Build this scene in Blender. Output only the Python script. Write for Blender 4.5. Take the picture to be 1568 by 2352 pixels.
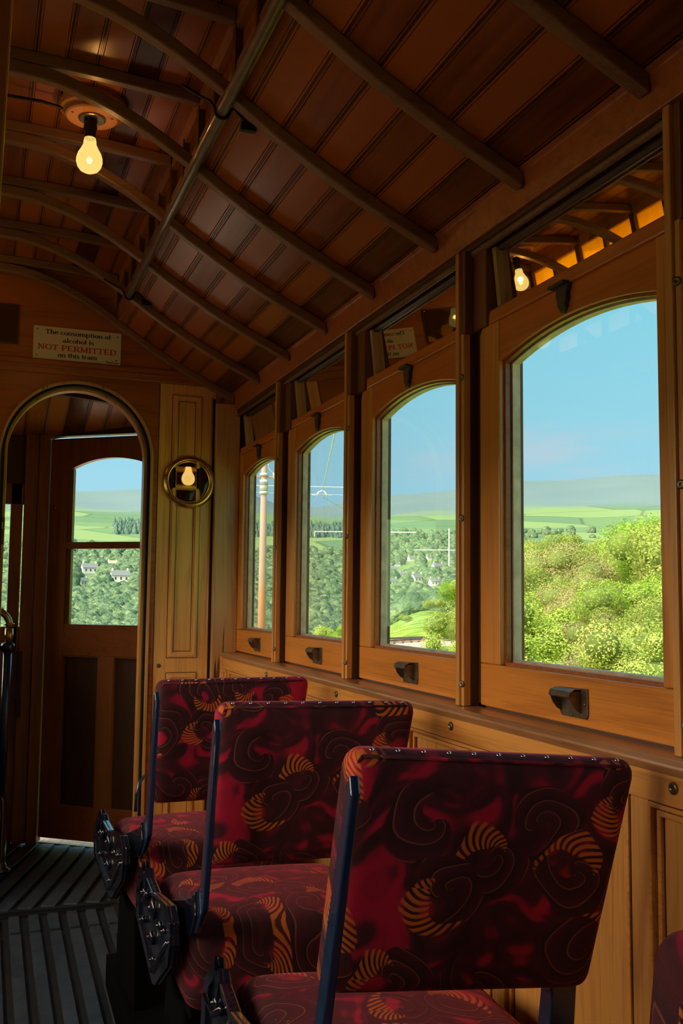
import bpy, math, random
import numpy as np
from mathutils import Vector, Matrix
random.seed(7); rng = np.random.default_rng(7)
S = bpy.context.scene
for o in list(bpy.data.objects): bpy.data.objects.remove(o)
COL = S.collection

# ------------------------------------------------------------------ camera, world, sun, exposure
YAW, PITCH, ROLL, FPX = .3551, .0874, .0101, 2237.5
cf = Vector((math.sin(YAW)*math.cos(PITCH), math.cos(YAW)*math.cos(PITCH), math.sin(PITCH)))
cr = Vector((math.cos(YAW), -math.sin(YAW), 0)); cu = cr.cross(cf)
r2 = cr*math.cos(ROLL)+cu*math.sin(ROLL); u2 = cu*math.cos(ROLL)-cr*math.sin(ROLL)
cam = bpy.data.cameras.new('camera'); camo = bpy.data.objects.new('camera', cam); COL.objects.link(camo)
cam.sensor_fit = 'HORIZONTAL'; cam.sensor_width = 24; cam.lens = 24*FPX/1568
cam.clip_start = .02; cam.clip_end = 12000
camo.matrix_world = Matrix(((r2.x,u2.x,-cf.x,0),(r2.y,u2.y,-cf.y,0),(r2.z,u2.z,-cf.z,0),(0,0,0,1)))
S.camera = camo
S.view_settings.view_transform = 'Standard'; S.view_settings.look = 'None'
S.view_settings.exposure = 0.0; S.view_settings.gamma = 1; S.view_settings.use_curve_mapping = False
S.cycles.max_bounces = 10; S.cycles.diffuse_bounces = 5; S.cycles.glossy_bounces = 5
S.cycles.transparent_max_bounces = 16; S.cycles.transmission_bounces = 6
S.cycles.sample_clamp_indirect = 4.0

w = bpy.data.worlds.new('sky'); S.world = w; w.use_nodes = True
nt = w.node_tree; nt.nodes.clear()
def N(t, k, **kw):
    n = t.nodes.new(k)
    for a, b in kw.items(): setattr(n, a, b)
    return n
def ramp(t, stops, interp='LINEAR'):
    n = t.nodes.new('ShaderNodeValToRGB'); n.color_ramp.interpolation = interp
    e = n.color_ramp.elements
    while len(e) < len(stops): e.new(.5)
    for i, (p, c) in enumerate(stops):
        e[i].position = p; e[i].color = (*c, 1)
    return n
tc = N(nt, 'ShaderNodeTexCoord'); sp = N(nt, 'ShaderNodeSeparateXYZ'); nt.links.new(tc.outputs['Generated'], sp.inputs[0])
mr = N(nt, 'ShaderNodeMapRange'); nt.links.new(sp.outputs['Z'], mr.inputs[0]); mr.inputs[1].default_value = 0; mr.inputs[2].default_value = 1
rp = ramp(nt, [(0, (.48,.80,.95)), (.10, (.42,.78,.96)), (.2, (.34,.77,.95)), (.34, (.25,.73,.93)), (1, (.12,.46,.78))])
nt.links.new(mr.outputs[0], rp.inputs[0])
mp = N(nt, 'ShaderNodeMapping'); mp.inputs['Scale'].default_value = (1.6,1.6,9); nt.links.new(tc.outputs['Generated'], mp.inputs[0])
nz = N(nt, 'ShaderNodeTexNoise'); nz.inputs['Scale'].default_value = 2.3; nz.inputs['Detail'].default_value = 5; nt.links.new(mp.outputs[0], nz.inputs['Vector'])
cl = ramp(nt, [(.60, (0,0,0)), (.80, (.45,.45,.45))]); nt.links.new(nz.outputs[0], cl.inputs[0])
mx = N(nt, 'ShaderNodeMixRGB'); nt.links.new(cl.outputs[0], mx.inputs[0]); nt.links.new(rp.outputs[0], mx.inputs[1]); mx.inputs[2].default_value = (.60,.74,.82,1)
# unseen sky glow towards the sun, added to brighten the interior from the left
dt = N(nt, 'ShaderNodeVectorMath', operation='DOT_PRODUCT'); nt.links.new(tc.outputs['Generated'], dt.inputs[0]); dt.inputs[1].default_value = Vector((-.90,-.26,.24)).normalized()
gw = N(nt, 'ShaderNodeMapRange', interpolation_type='SMOOTHSTEP'); nt.links.new(dt.outputs['Value'], gw.inputs[0]); gw.inputs[1].default_value = .25; gw.inputs[2].default_value = .95
mg = N(nt, 'ShaderNodeMixRGB'); nt.links.new(gw.outputs[0], mg.inputs[0]); nt.links.new(mx.outputs[0], mg.inputs[1]); mg.inputs[2].default_value = (10.5,8.6,6.6,1); mx = mg
for (cx_, cy_, sx_c, sz_c, amt) in ((1235, 1035, 9.5, 26, .62), (1010, 1062, 12, 30, .35), (1400, 1092, 12, 60, .25)):
    cd = cf + r2*((cx_-784)/FPX) - u2*((cy_-1176)/FPX); cd.normalize()
    vb = N(nt, 'ShaderNodeVectorMath', operation='SUBTRACT'); nt.links.new(tc.outputs['Generated'], vb.inputs[0]); vb.inputs[1].default_value = cd
    vm = N(nt, 'ShaderNodeVectorMath', operation='MULTIPLY'); nt.links.new(vb.outputs[0], vm.inputs[0]); vm.inputs[1].default_value = (sx_c, sx_c, sz_c)
    vn = N(nt, 'ShaderNodeTexNoise'); vn.inputs['Scale'].default_value = 14; vn.inputs['Detail'].default_value = 5; nt.links.new(mp.outputs[0], vn.inputs['Vector'])
    vl = N(nt, 'ShaderNodeVectorMath', operation='LENGTH'); nt.links.new(vm.outputs[0], vl.inputs[0])
    ma = N(nt, 'ShaderNodeMath', operation='MULTIPLY_ADD'); nt.links.new(vn.outputs[0], ma.inputs[0]); ma.inputs[1].default_value = 1.0; nt.links.new(vl.outputs['Value'], ma.inputs[2])
    mr_ = N(nt, 'ShaderNodeMapRange', interpolation_type='SMOOTHSTEP'); nt.links.new(ma.outputs[0], mr_.inputs[0]); mr_.inputs[1].default_value = 1.35; mr_.inputs[2].default_value = .55; mr_.inputs[3].default_value = 0; mr_.inputs[4].default_value = amt
    mc = N(nt, 'ShaderNodeMixRGB'); nt.links.new(mr_.outputs[0], mc.inputs[0]); nt.links.new(mx.outputs[0], mc.inputs[1]); mc.inputs[2].default_value = (.62,.74,.86,1); mx = mc
bg = N(nt, 'ShaderNodeBackground'); nt.links.new(mx.outputs[0], bg.inputs[0]); bg.inputs[1].default_value = 1.0
wo = N(nt, 'ShaderNodeOutputWorld'); nt.links.new(bg.outputs[0], wo.inputs[0])

sun = bpy.data.lights.new('sun', 'SUN'); suno = bpy.data.objects.new('sun', sun); COL.objects.link(suno)
sun.energy = 2.9; sun.color = (1,.93,.80); sun.angle = .01
SUN = Vector((-.42,-.30,.86)).normalized()
suno.rotation_euler = SUN.to_track_quat('Z','Y').to_euler()

# ------------------------------------------------------------------ geometry of the view (for laying out things seen outside)
def ray(x, y): return cf + r2*((x-784)/FPX) - u2*((y-1176)/FPX)
def azr(x, y=1364):
    d = ray(x, y); return math.atan2(d.x, d.y)

# ------------------------------------------------------------------ helpers
MATS = {}
def tag(o, label=None, cat=None, group=None, kind=None):
    if label: o['label'] = label
    if cat: o['category'] = cat
    if group: o['group'] = group
    if kind: o['kind'] = kind
    return o
def empty(name, loc=(0,0,0), rot=(0,0,0), **kw):
    o = bpy.data.objects.new(name, None); COL.objects.link(o); o.location = loc; o.rotation_euler = rot
    o.empty_display_size = .1
    return tag(o, **kw)
def dup(root, loc=None, rot=None, label=None, group=None):
    r = root.copy(); COL.objects.link(r)
    if loc is not None: r.location = loc
    if rot is not None: r.rotation_euler = rot
    if label: r['label'] = label
    if group: r['group'] = group
    for ch in list(root.children):
        c = ch.copy(); COL.objects.link(c); c.parent = r
        for g in list(ch.children):
            d = g.copy(); COL.objects.link(d); d.parent = c
    return r
def absloc(p):
    v = Vector((0,0,0))
    while p is not None: v += p.location; p = p.parent
    return v
class MB:
    """collects geometry in scene coordinates, links as ONE mesh object (shifted to its parent's origin)"""
    def __init__(s): s.v = []; s.f = []; s.mi = []
    def add(s, v, f, mi=0):
        k = len(s.v); s.v += [tuple(p) for p in v]; s.f += [tuple(i+k for i in q) for q in f]; s.mi += [mi]*len(f); return s
    def box(s, x0, x1, y0, y1, z0, z1, M=None, mi=0):
        v = [Vector((x, y, z)) for x in (x0, x1) for y in (y0, y1) for z in (z0, z1)]
        if M is not None: v = [M @ p for p in v]
        return s.add(v, [(0,1,3,2),(4,6,7,5),(0,4,5,1),(2,3,7,6),(0,2,6,4),(1,5,7,3)], mi)
    def prism(s, prof, axis, a, b, M=None, mi=0):
        """prof: closed 2D list; axis 'y': (x,z); 'x': (y,z); 'z': (x,y)"""
        def P(p, t):
            q = {'y': (p[0], t, p[1]), 'x': (t, p[0], p[1]), 'z': (p[0], p[1], t)}[axis]
            q = Vector(q); return M @ q if M is not None else q
        n = len(prof); v = [P(p, a) for p in prof]+[P(p, b) for p in prof]
        f = [tuple(range(n))[::-1], tuple(range(n, 2*n))]+[(i, (i+1) % n, n+(i+1) % n, n+i) for i in range(n)]
        return s.add(v, f, mi)
    def strip(s, A, B, axis, a, b, M=None, closed=False, mi=0):
        """solid between two matched 2D polylines A (inner) and B (outer), extruded along axis"""
        def P(p, t):
            q = {'y': (p[0], t, p[1]), 'x': (t, p[0], p[1]), 'z': (p[0], p[1], t)}[axis]
            q = Vector(q); return M @ q if M is not None else q
        n = len(A); v = [P(p, a) for p in A]+[P(p, a) for p in B]+[P(p, b) for p in A]+[P(p, b) for p in B]
        f = []
        for i in range(n if closed else n-1):
            j = (i+1) % n
            f += [(i, j, n+j, n+i), (2*n+i, 3*n+i, 3*n+j, 2*n+j), (i, 2*n+i, 2*n+j, j), (n+i, n+j, 3*n+j, 3*n+i)]
        if not closed: f += [(0, n, 3*n, 2*n), (n-1, 3*n-1, 4*n-1, 2*n-1)]
        return s.add(v, f, mi)
    def tube(s, pts, r, seg=10, cap=True, mi=0):
        pts = [Vector(p) for p in pts]; n = len(pts); rs = r if isinstance(r, (list, tuple)) else [r]*n
        up = None; k = []
        for i, p in enumerate(pts):
            t = (pts[min(i+1, n-1)]-pts[max(i-1, 0)]).normalized()
            if up is None: up = t.orthogonal().normalized()
            up = (up - t*up.dot(t)).normalized(); sd = t.cross(up)
            k += [p+(up*math.cos(2*math.pi*j/seg)+sd*math.sin(2*math.pi*j/seg))*rs[i] for j in range(seg)]
        f = [(i*seg+j, i*seg+(j+1) % seg, (i+1)*seg+(j+1) % seg, (i+1)*seg+j) for i in range(n-1) for j in range(seg)]
        if cap: f += [tuple(range(seg))[::-1], tuple((n-1)*seg+j for j in range(seg))]
        return s.add(k, f, mi)
    def lathe(s, prof, c, axis=(0,0,1), seg=28, mi=0):
        """prof: (radius, height) list along axis"""
        ax = Vector(axis).normalized(); a = ax.orthogonal().normalized(); b = ax.cross(a); c = Vector(c); v = []
        for (r, h) in prof: v += [c+ax*h+(a*math.cos(2*math.pi*j/seg)+b*math.sin(2*math.pi*j/seg))*max(r, 1e-4) for j in range(seg)]
        n = len(prof)
        f = [(i*seg+j, i*seg+(j+1) % seg, (i+1)*seg+(j+1) % seg, (i+1)*seg+j) for i in range(n-1) for j in range(seg)]
        f += [tuple(range(seg))[::-1], tuple((n-1)*seg+j for j in range(seg))]
        return s.add(v, f, mi)
    def build(s, name, mat, parent=None, smooth=False, bevel=0, fix=True, **kw):
        me = bpy.data.meshes.new(name); off = absloc(parent)
        me.from_pydata([(p[0]-off.x, p[1]-off.y, p[2]-off.z) for p in s.v], [], s.f)
        for m in (mat if isinstance(mat, (list, tuple)) else [mat]): me.materials.append(m)
        if any(s.mi): me.polygons.foreach_set('material_index', s.mi)
        if fix:
            import bmesh
            bm = bmesh.new(); bm.from_mesh(me); bmesh.ops.recalc_face_normals(bm, faces=bm.faces); bm.to_mesh(me); bm.free()
        if smooth: me.polygons.foreach_set('use_smooth', [True]*len(me.polygons))
        me.update(); o = bpy.data.objects.new(name, me); COL.objects.link(o); o.parent = parent
        if bevel:
            b = o.modifiers.new('bevel', 'BEVEL'); b.width = bevel; b.segments = 2; b.limit_method = 'ANGLE'; b.angle_limit = .6
        if smooth == 'auto' or (smooth and bevel): pass
        return tag(o, **kw)
def rbox(x0, x1, y0, y1, z0, z1, r, n=8, crown=0):
    """rounded cushion block, optional crown on top"""
    mb = MB(); idx = {}; vs = []
    dims = ((x0, x1), (y0, y1), (z0, z1)); N_ = [max(3, int((b-a)/(max(b-a for a, b in dims))*n*3)) for a, b in dims]
    c = Vector(((x0+x1)/2, (y0+y1)/2, (z0+z1)/2))
    def vid(i, j, k):
        if (i, j, k) in idx: return idx[(i, j, k)]
        def g(t, m, a, b):
            u = t/m; L = b-a
            if m >= 4:   # cluster subdivisions at rounded ends
                u = .5-.5*math.cos(math.pi*u)*(.55+.45*abs(math.cos(math.pi*u)))
            return a+L*u
        p = Vector([g(t, m, *d) for t, m, d in zip((i, j, k), N_, dims)])
        q = Vector([min(max(p[a], dims[a][0]+r), dims[a][1]-r) for a in range(3)])
        d = p-q
        if d.length > 1e-9: p = q+d.normalized()*r
        if crown:
            u = (p.x-x0)/(x1-x0)*2-1; w_ = (p.y-y0)/(y1-y0)*2-1
            if p.z > c.z: p.z += crown*(1-u**4)*(1-w_**4)
        idx[(i, j, k)] = len(vs); vs.append(p); return idx[(i, j, k)]
    f = []
    X, Y, Z = N_
    for i in range(X):
        for j in range(Y):
            f.append((vid(i,j,0), vid(i,j+1,0), vid(i+1,j+1,0), vid(i+1,j,0))); f.append((vid(i,j,Z), vid(i+1,j,Z), vid(i+1,j+1,Z), vid(i,j+1,Z)))
    for i in range(X):
        for k in range(Z):
            f.append((vid(i,0,k), vid(i+1,0,k), vid(i+1,0,k+1), vid(i,0,k+1))); f.append((vid(i,Y,k), vid(i,Y,k+1), vid(i+1,Y,k+1), vid(i+1,Y,k)))
    for j in range(Y):
        for k in range(Z):
            f.append((vid(0,j,k), vid(0,j,k+1), vid(0,j+1,k+1), vid(0,j+1,k))); f.append((vid(X,j,k), vid(X,j+1,k), vid(X,j+1,k+1), vid(X,j,k+1)))
    mb.add(vs, f); return mb

# ------------------------------------------------------------------ materials
def newmat(name):
    m = bpy.data.materials.new(name); m.use_nodes = True; t = m.node_tree
    return m, t, t.nodes['Principled BSDF']
def wood(name, c1, c2, axis='z', rough=.38, scale=1.0, coat=.25, contrast=1.0, bump=.15, stain=None, objvar=0):
    m, t, b = newmat(name)
    g = N(t, 'ShaderNodeNewGeometry'); mp = N(t, 'ShaderNodeMapping'); t.links.new(g.outputs['Position'], mp.inputs[0])
    s = {'x': (1.5, 26, 26), 'y': (26, 1.5, 26), 'z': (26, 26, 1.5)}[axis]
    mp.inputs['Scale'].default_value = [v*scale for v in s]
    n1 = N(t, 'ShaderNodeTexNoise'); n1.inputs['Scale'].default_value = 1; n1.inputs['Detail'].default_value = 6; n1.inputs['Roughness'].default_value = .65
    n1.inputs['Distortion'].default_value = .6; t.links.new(mp.outputs[0], n1.inputs['Vector'])
    mp2 = N(t, 'ShaderNodeMapping'); t.links.new(g.outputs['Position'], mp2.inputs[0]); mp2.inputs['Scale'].default_value = [v*scale*9 if v > 2 else v*scale*3 for v in s]
    n2 = N(t, 'ShaderNodeTexNoise'); n2.inputs['Scale'].default_value = 1; n2.inputs['Detail'].default_value = 3; t.links.new(mp2.outputs[0], n2.inputs['Vector'])
    n3 = N(t, 'ShaderNodeTexNoise'); n3.inputs['Scale'].default_value = 2.2; n3.inputs['Detail'].default_value = 2; t.links.new(g.outputs['Position'], n3.inputs['Vector'])
    a = N(t, 'ShaderNodeMath', operation='MULTIPLY_ADD'); t.links.new(n2.outputs[0], a.inputs[0]); a.inputs[1].default_value = .45; t.links.new(n1.outputs[0], a.inputs[2])
    a2 = N(t, 'ShaderNodeMath', operation='MULTIPLY_ADD'); t.links.new(n3.outputs[0], a2.inputs[0]); a2.inputs[1].default_value = .5; t.links.new(a.outputs[0], a2.inputs[2])
    d = .28/contrast
    r = ramp(t, [(max(0, .97-d), c1), (min(1, .97+d), c2)]); t.links.new(a2.outputs[0], r.inputs[0])
    src = r.outputs[0]
    if stain:
        n4 = N(t, 'ShaderNodeTexNoise'); n4.inputs['Scale'].default_value = stain[0]; n4.inputs['Detail'].default_value = 8; t.links.new(mp.outputs[0], n4.inputs['Vector'])
        rr = ramp(t, [(stain[1], (0,0,0)), (stain[1]+.06, (1,1,1))]); t.links.new(n4.outputs[0], rr.inputs[0])
        mm = N(t, 'ShaderNodeMixRGB'); t.links.new(rr.outputs[0], mm.inputs[0]); t.links.new(src, mm.inputs[1]); mm.inputs[2].default_value = (.05,.025,.01,1); src = mm.outputs[0]
    t.links.new(src, b.inputs['Base Color']); b.inputs['Roughness'].default_value = rough
    b.inputs['Coat Weight'].default_value = coat; b.inputs['Coat Roughness'].default_value = .22
    bp = N(t, 'ShaderNodeBump'); bp.inputs['Strength'].default_value = bump; bp.inputs['Distance'].default_value = .002
    t.links.new(a.outputs[0], bp.inputs['Height']); t.links.new(bp.outputs[0], b.inputs['Normal'])
    return m
def plain(name, c, rough=.5, metal=0, coat=0, noise=0, nscale=20, bump=0):
    m, t, b = newmat(name); b.inputs['Base Color'].default_value = (*c, 1); b.inputs['Roughness'].default_value = rough
    b.inputs['Metallic'].default_value = metal; b.inputs['Coat Weight'].default_value = coat
    if noise or bump:
        g = N(t, 'ShaderNodeNewGeometry'); n1 = N(t, 'ShaderNodeTexNoise'); n1.inputs['Scale'].default_value = nscale; n1.inputs['Detail'].default_value = 5
        t.links.new(g.outputs['Position'], n1.inputs['Vector'])
        r = ramp(t, [(.3, [v*(1-noise) for v in c]), (.7, [min(1, v*(1+noise)) for v in c])]); t.links.new(n1.outputs[0], r.inputs[0]); t.links.new(r.outputs[0], b.inputs['Base Color'])
        if bump:
            bp = N(t, 'ShaderNodeBump'); bp.inputs['Strength'].default_value = bump; bp.inputs['Distance'].default_value = .003; t.links.new(n1.outputs[0], bp.inputs['Height']); t.links.new(bp.outputs[0], b.inputs['Normal'])
    return m
M = MATS
M['oak'] = wood('oak', (.38,.145,.026), (.68,.315,.075), 'z')
M['oak_brightened'] = wood('oak_brightened', (.52,.22,.045), (.82,.42,.11), 'z')  # oak copy made lighter because the end wall gets too little light
M['oak_h'] = wood('oak_horizontal', (.40,.15,.026), (.72,.32,.07), 'y')
M['oak_x'] = wood('oak_crosswise', (.30,.11,.02), (.52,.22,.05), 'x')
M['oak_worn'] = wood('oak_worn', (.36,.16,.045), (.58,.30,.10), 'z', stain=(1.3,.62), coat=.1)
M['sash'] = wood('sash_wood', (.42,.13,.014), (.70,.25,.035), 'y', rough=.33)
M['sash_v'] = wood('sash_wood_vertical', (.44,.15,.02), (.72,.28,.05), 'z', rough=.33)
M['mahog'] = wood('panel_wood', (.20,.055,.008), (.38,.11,.018), 'x', rough=.36)
M['mahog_v'] = wood('panel_wood_vertical', (.19,.06,.01), (.36,.13,.026), 'z', rough=.36)
M['dark_v'] = wood('dark_wood_and_shade', (.035,.014,.005), (.09,.035,.010), 'z', rough=.5)  # also stands in for shade in the recesses and low on the door
M['dark_h'] = wood('dark_rail_wood', (.03,.013,.006), (.08,.034,.012), 'y', rough=.5)
M['rib'] = wood('rib_wood', (.13,.06,.024), (.24,.12,.05), 'x', rough=.45, coat=.15)
M['bead'] = wood('bead_wood', (.34,.20,.07), (.55,.36,.14), 'z', coat=.1)
M['paint_bead'] = plain('bead_paint', (.66,.47,.36), .5, noise=.25, nscale=30)
M['brass'] = plain('brass', (.62,.42,.15), .22, 1, noise=.15)
M['bronze'] = plain('dark_bronze', (.20,.155,.10), .32, .75, noise=.3, nscale=60, bump=.2)
M['iron'] = plain('black_iron', (.018,.016,.014), .45, .4)
M['castiron'] = plain('grey_cast_iron', (.075,.06,.045), .55, .3, noise=.3, nscale=90, bump=.3)
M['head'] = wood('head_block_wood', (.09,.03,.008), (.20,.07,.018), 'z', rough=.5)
M['sill'] = wood('sill_wood', (.20,.085,.03), (.42,.20,.085), 'y', rough=.28)
M['sash_t'] = wood('sash_top_wood', (.38,.09,.008), (.62,.17,.018), 'y', rough=.36)
M['groove'] = plain('panel_groove', (.07,.03,.010), .7)
M['blue'] = plain('blue_gloss_paint', (.008,.030,.085), .18, 0, coat=.8, bump=.25, nscale=90)
M['navy'] = plain('navy_gloss_paint', (.005,.009,.022), .15, 0, coat=1, bump=.5, nscale=70)
M['chrome'] = plain('chrome', (.75,.78,.85), .15, 1)
M['white'] = plain('sign_enamel', (.70,.58,.40), .35)
M['red'] = plain('sign_red', (.55,.03,.015), .5)
M['black'] = plain('sign_black', (.01,.008,.012), .5)
M['slat'] = plain('floor_slat', (.046,.060,.080), .42, noise=.35, nscale=14, bump=.4)
M['floor'] = plain('floor_boards', (.012,.014,.017), .6, noise=.3, nscale=12, bump=.3)
M['plinth'] = plain('plinth_shade', (.002,.002,.0025), .8)  # near-black colour stands in for the shadow under the seats
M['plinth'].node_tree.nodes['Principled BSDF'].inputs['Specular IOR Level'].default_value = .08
M['pipe'] = plain('pipe_wood', (.13,.085,.055), .35, 0, coat=.4, noise=.25, nscale=30)

def board_mat(name, c1, c2, joints, axis='x', edge=.0045, rough=.22, w=.083, off=0.0):
    """tongued boards running along y; every strip its own tone; beaded joints"""
    m, t, b = newmat(name)
    g = N(t, 'ShaderNodeNewGeometry'); s = N(t, 'ShaderNodeSeparateXYZ'); t.links.new(g.outputs['Position'], s.inputs[0])
    q = N(t, 'ShaderNodeMath', operation='MULTIPLY_ADD'); t.links.new(s.outputs[{'x':'X','y':'Y'}[axis]], q.inputs[0]); q.inputs[1].default_value = 1/w; q.inputs[2].default_value = off
    fl = N(t, 'ShaderNodeMath', operation='FLOOR'); t.links.new(q.outputs[0], fl.inputs[0])
    wn = N(t, 'ShaderNodeTexWhiteNoise', noise_dimensions='1D'); t.links.new(fl.outputs[0], wn.inputs['W'])
    # alternate boards light and dark
    md = N(t, 'ShaderNodeMath', operation='PINGPONG'); t.links.new(fl.outputs[0], md.inputs[0]); md.inputs[1].default_value = 1
    ad = N(t, 'ShaderNodeMath', operation='MULTIPLY_ADD'); t.links.new(md.outputs[0], ad.inputs[0]); ad.inputs[1].default_value = .55
    wv = N(t, 'ShaderNodeMath', operation='MULTIPLY'); t.links.new(wn.outputs[0], wv.inputs[0]); wv.inputs[1].default_value = .45; t.links.new(wv.outputs[0], ad.inputs[2])
    mp = N(t, 'ShaderNodeMapping'); t.links.new(g.outputs['Position'], mp.inputs[0]); mp.inputs['Scale'].default_value = (30,2,30)
    n1 = N(t, 'ShaderNodeTexNoise'); n1.inputs['Scale'].default_value = 1; n1.inputs['Detail'].default_value = 6; n1.inputs['Distortion'].default_value = .8; t.links.new(mp.outputs[0], n1.inputs['Vector'])
    n3 = N(t, 'ShaderNodeTexNoise'); n3.inputs['Scale'].default_value = 3; t.links.new(g.outputs['Position'], n3.inputs['Vector'])
    m1 = N(t, 'ShaderNodeMath', operation='MULTIPLY_ADD'); t.links.new(n1.outputs[0], m1.inputs[0]); m1.inputs[1].default_value = .5; t.links.new(ad.outputs[0], m1.inputs[2])
    m2 = N(t, 'ShaderNodeMath', operation='MULTIPLY_ADD'); t.links.new(n3.outputs[0], m2.inputs[0]); m2.inputs[1].default_value = .45; t.links.new(m1.outputs[0], m2.inputs[2])
    r = ramp(t, [(.42, c1), (1.0, c2)]); t.links.new(m2.outputs[0], r.inputs[0])
    # joint mask
    fr = N(t, 'ShaderNodeMath', operation='FRACT'); t.links.new(q.outputs[0], fr.inputs[0])
    pp = N(t, 'ShaderNodeMath', operation='PINGPONG'); t.links.new(fr.outputs[0], pp.inputs[0]); pp.inputs[1].default_value = .5
    jr = ramp(t, [(0, (0,0,0)), (.022, (0,0,0)), (.035, (1,1,1)), (.075, (1,1,1)), (.085, (.15,.15,.15)), (.105, (1,1,1))]); t.links.new(pp.outputs[0], jr.inputs[0])
    mu = N(t, 'ShaderNodeMixRGB', blend_type='MULTIPLY'); mu.inputs[0].default_value = .8; t.links.new(r.outputs[0], mu.inputs[1]); t.links.new(jr.outputs[0], mu.inputs[2])
    t.links.new(mu.outputs[0], b.inputs['Base Color']); b.inputs['Roughness'].default_value = rough+.1
    b.inputs['Coat Weight'].default_value = .22; b.inputs['Coat Roughness'].default_value = rough; b.inputs['Specular IOR Level'].default_value = .2
    bp = N(t, 'ShaderNodeBump'); bp.inputs['Strength'].default_value = .8; bp.inputs['Distance'].default_value = .004; t.links.new(jr.outputs[0], bp.inputs['Height'])
    bp2 = N(t, 'ShaderNodeBump'); bp2.inputs['Strength'].default_value = .12; bp2.inputs['Distance'].default_value = .002; t.links.new(n1.outputs[0], bp2.inputs['Height']); t.links.new(bp.outputs[0], bp2.inputs['Normal'])
    t.links.new(bp2.outputs[0], b.inputs['Normal']); t.links.new(bp.outputs[0], b.inputs['Coat Normal'])
    return m
M['ceil'] = board_mat('ceiling_boards', (.075,.014,.003), (.36,.095,.014), None, off=-.108)
M['ceil2'] = board_mat('vestibule_boards', (.10,.025,.006), (.50,.17,.035), None, w=.1)

def glass_mat(name, tint=(1,1,1), ior=1.5, rough=0, refl=1.0):
    m = bpy.data.materials.new(name); m.use_nodes = True; t = m.node_tree; t.nodes.clear()
    tr = N(t, 'ShaderNodeBsdfTransparent'); tr.inputs[0].default_value = (*tint, 1)
    gl = N(t, 'ShaderNodeBsdfGlossy'); gl.inputs['Roughness'].default_value = rough
    fr = N(t, 'ShaderNodeFresnel'); fr.inputs[0].default_value = ior
    ml = N(t, 'ShaderNodeMath', operation='MULTIPLY'); t.links.new(fr.outputs[0], ml.inputs[0]); ml.inputs[1].default_value = refl; ml.use_clamp = True
    ge = N(t, 'ShaderNodeNewGeometry'); iv = N(t, 'ShaderNodeMath', operation='SUBTRACT'); iv.inputs[0].default_value = 1; t.links.new(ge.outputs['Backfacing'], iv.inputs[1])
    m2_ = N(t, 'ShaderNodeMath', operation='MULTIPLY'); t.links.new(ml.outputs[0], m2_.inputs[0]); t.links.new(iv.outputs[0], m2_.inputs[1]); ml = m2_
    mi = N(t, 'ShaderNodeMixShader'); t.links.new(ml.outputs[0], mi.inputs[0]); t.links.new(tr.outputs[0], mi.inputs[1]); t.links.new(gl.outputs[0], mi.inputs[2])
    o = N(t, 'ShaderNodeOutputMaterial'); t.links.new(mi.outputs[0], o.inputs[0]); return m
M['glass'] = glass_mat('window_glass', (.97,.985,.97), refl=1.6)
M['lamp_glass'] = glass_mat('lamp_glass', (.85,.8,.72), refl=1.8)
def mirror_mat():
    m, t, b = newmat('dark_backed_glass'); b.inputs['Base Color'].default_value = (.86,.80,.68,1); b.inputs['Metallic'].default_value = 1; b.inputs['Roughness'].default_value = .012; return m
M['mirror'] = mirror_mat()
def amber_mat():
    m = bpy.data.materials.new('amber_glass'); m.use_nodes = True; t = m.node_tree; t.nodes.clear()
    g = N(t, 'ShaderNodeNewGeometry'); n1 = N(t, 'ShaderNodeTexNoise'); n1.inputs['Scale'].default_value = 40; t.links.new(g.outputs['Position'], n1.inputs['Vector'])
    r = ramp(t, [(.3, (1,.52,.006)), (.7, (1,.66,.012))]); t.links.new(n1.outputs[0], r.inputs[0])
    a = N(t, 'ShaderNodeBsdfTranslucent'); t.links.new(r.outputs[0], a.inputs[0])
    tr = N(t, 'ShaderNodeBsdfTransparent'); tr.inputs[0].default_value = (1,.60,.008,1)
    mi = N(t, 'ShaderNodeMixShader'); mi.inputs[0].default_value = .55; t.links.new(tr.outputs[0], mi.inputs[1]); t.links.new(a.outputs[0], mi.inputs[2])
    gl = N(t, 'ShaderNodeBsdfGlossy'); gl.inputs['Roughness'].default_value = .1
    m2 = N(t, 'ShaderNodeMixShader'); m2.inputs[0].default_value = .05; t.links.new(mi.outputs[0], m2.inputs[1]); t.links.new(gl.outputs[0], m2.inputs[2])
    o = N(t, 'ShaderNodeOutputMaterial'); t.links.new(m2.outputs[0], o.inputs[0]); return m
M['amber'] = amber_mat()
M['amber_dim'] = M['amber'].copy(); M['amber_dim'].name = 'dim_amber_glass'  # darker amber copy: dimmer daylight on the right put into the glass colour
for n_ in M['amber_dim'].node_tree.nodes:
    if n_.type == 'BSDF_TRANSPARENT': n_.inputs[0].default_value = (.42,.13,.006,1)
    if n_.type == 'VALTORGB': n_.color_ramp.elements[0].color = (.30,.10,.01,1); n_.color_ramp.elements[1].color = (.50,.18,.02,1)
def emit_mat(name, c, s):
    m = bpy.data.materials.new(name); m.use_nodes = True; t = m.node_tree; t.nodes.clear()
    e = N(t, 'ShaderNodeEmission'); e.inputs[0].default_value = (*c, 1); e.inputs[1].default_value = s
    tp_ = N(t, 'ShaderNodeBsdfTransparent'); mi = N(t, 'ShaderNodeMixShader'); mi.inputs[0].default_value = .62; t.links.new(tp_.outputs[0], mi.inputs[1]); t.links.new(e.outputs[0], mi.inputs[2])
    o = N(t, 'ShaderNodeOutputMaterial'); t.links.new(mi.outputs[0], o.inputs[0]); return m
M['bulb'] = emit_mat('lit_bulb', (1,.74,.20), 1.15)
M['bulb_dim'] = emit_mat('lit_bulb_small', (1,.62,.15), 1.0)

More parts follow.
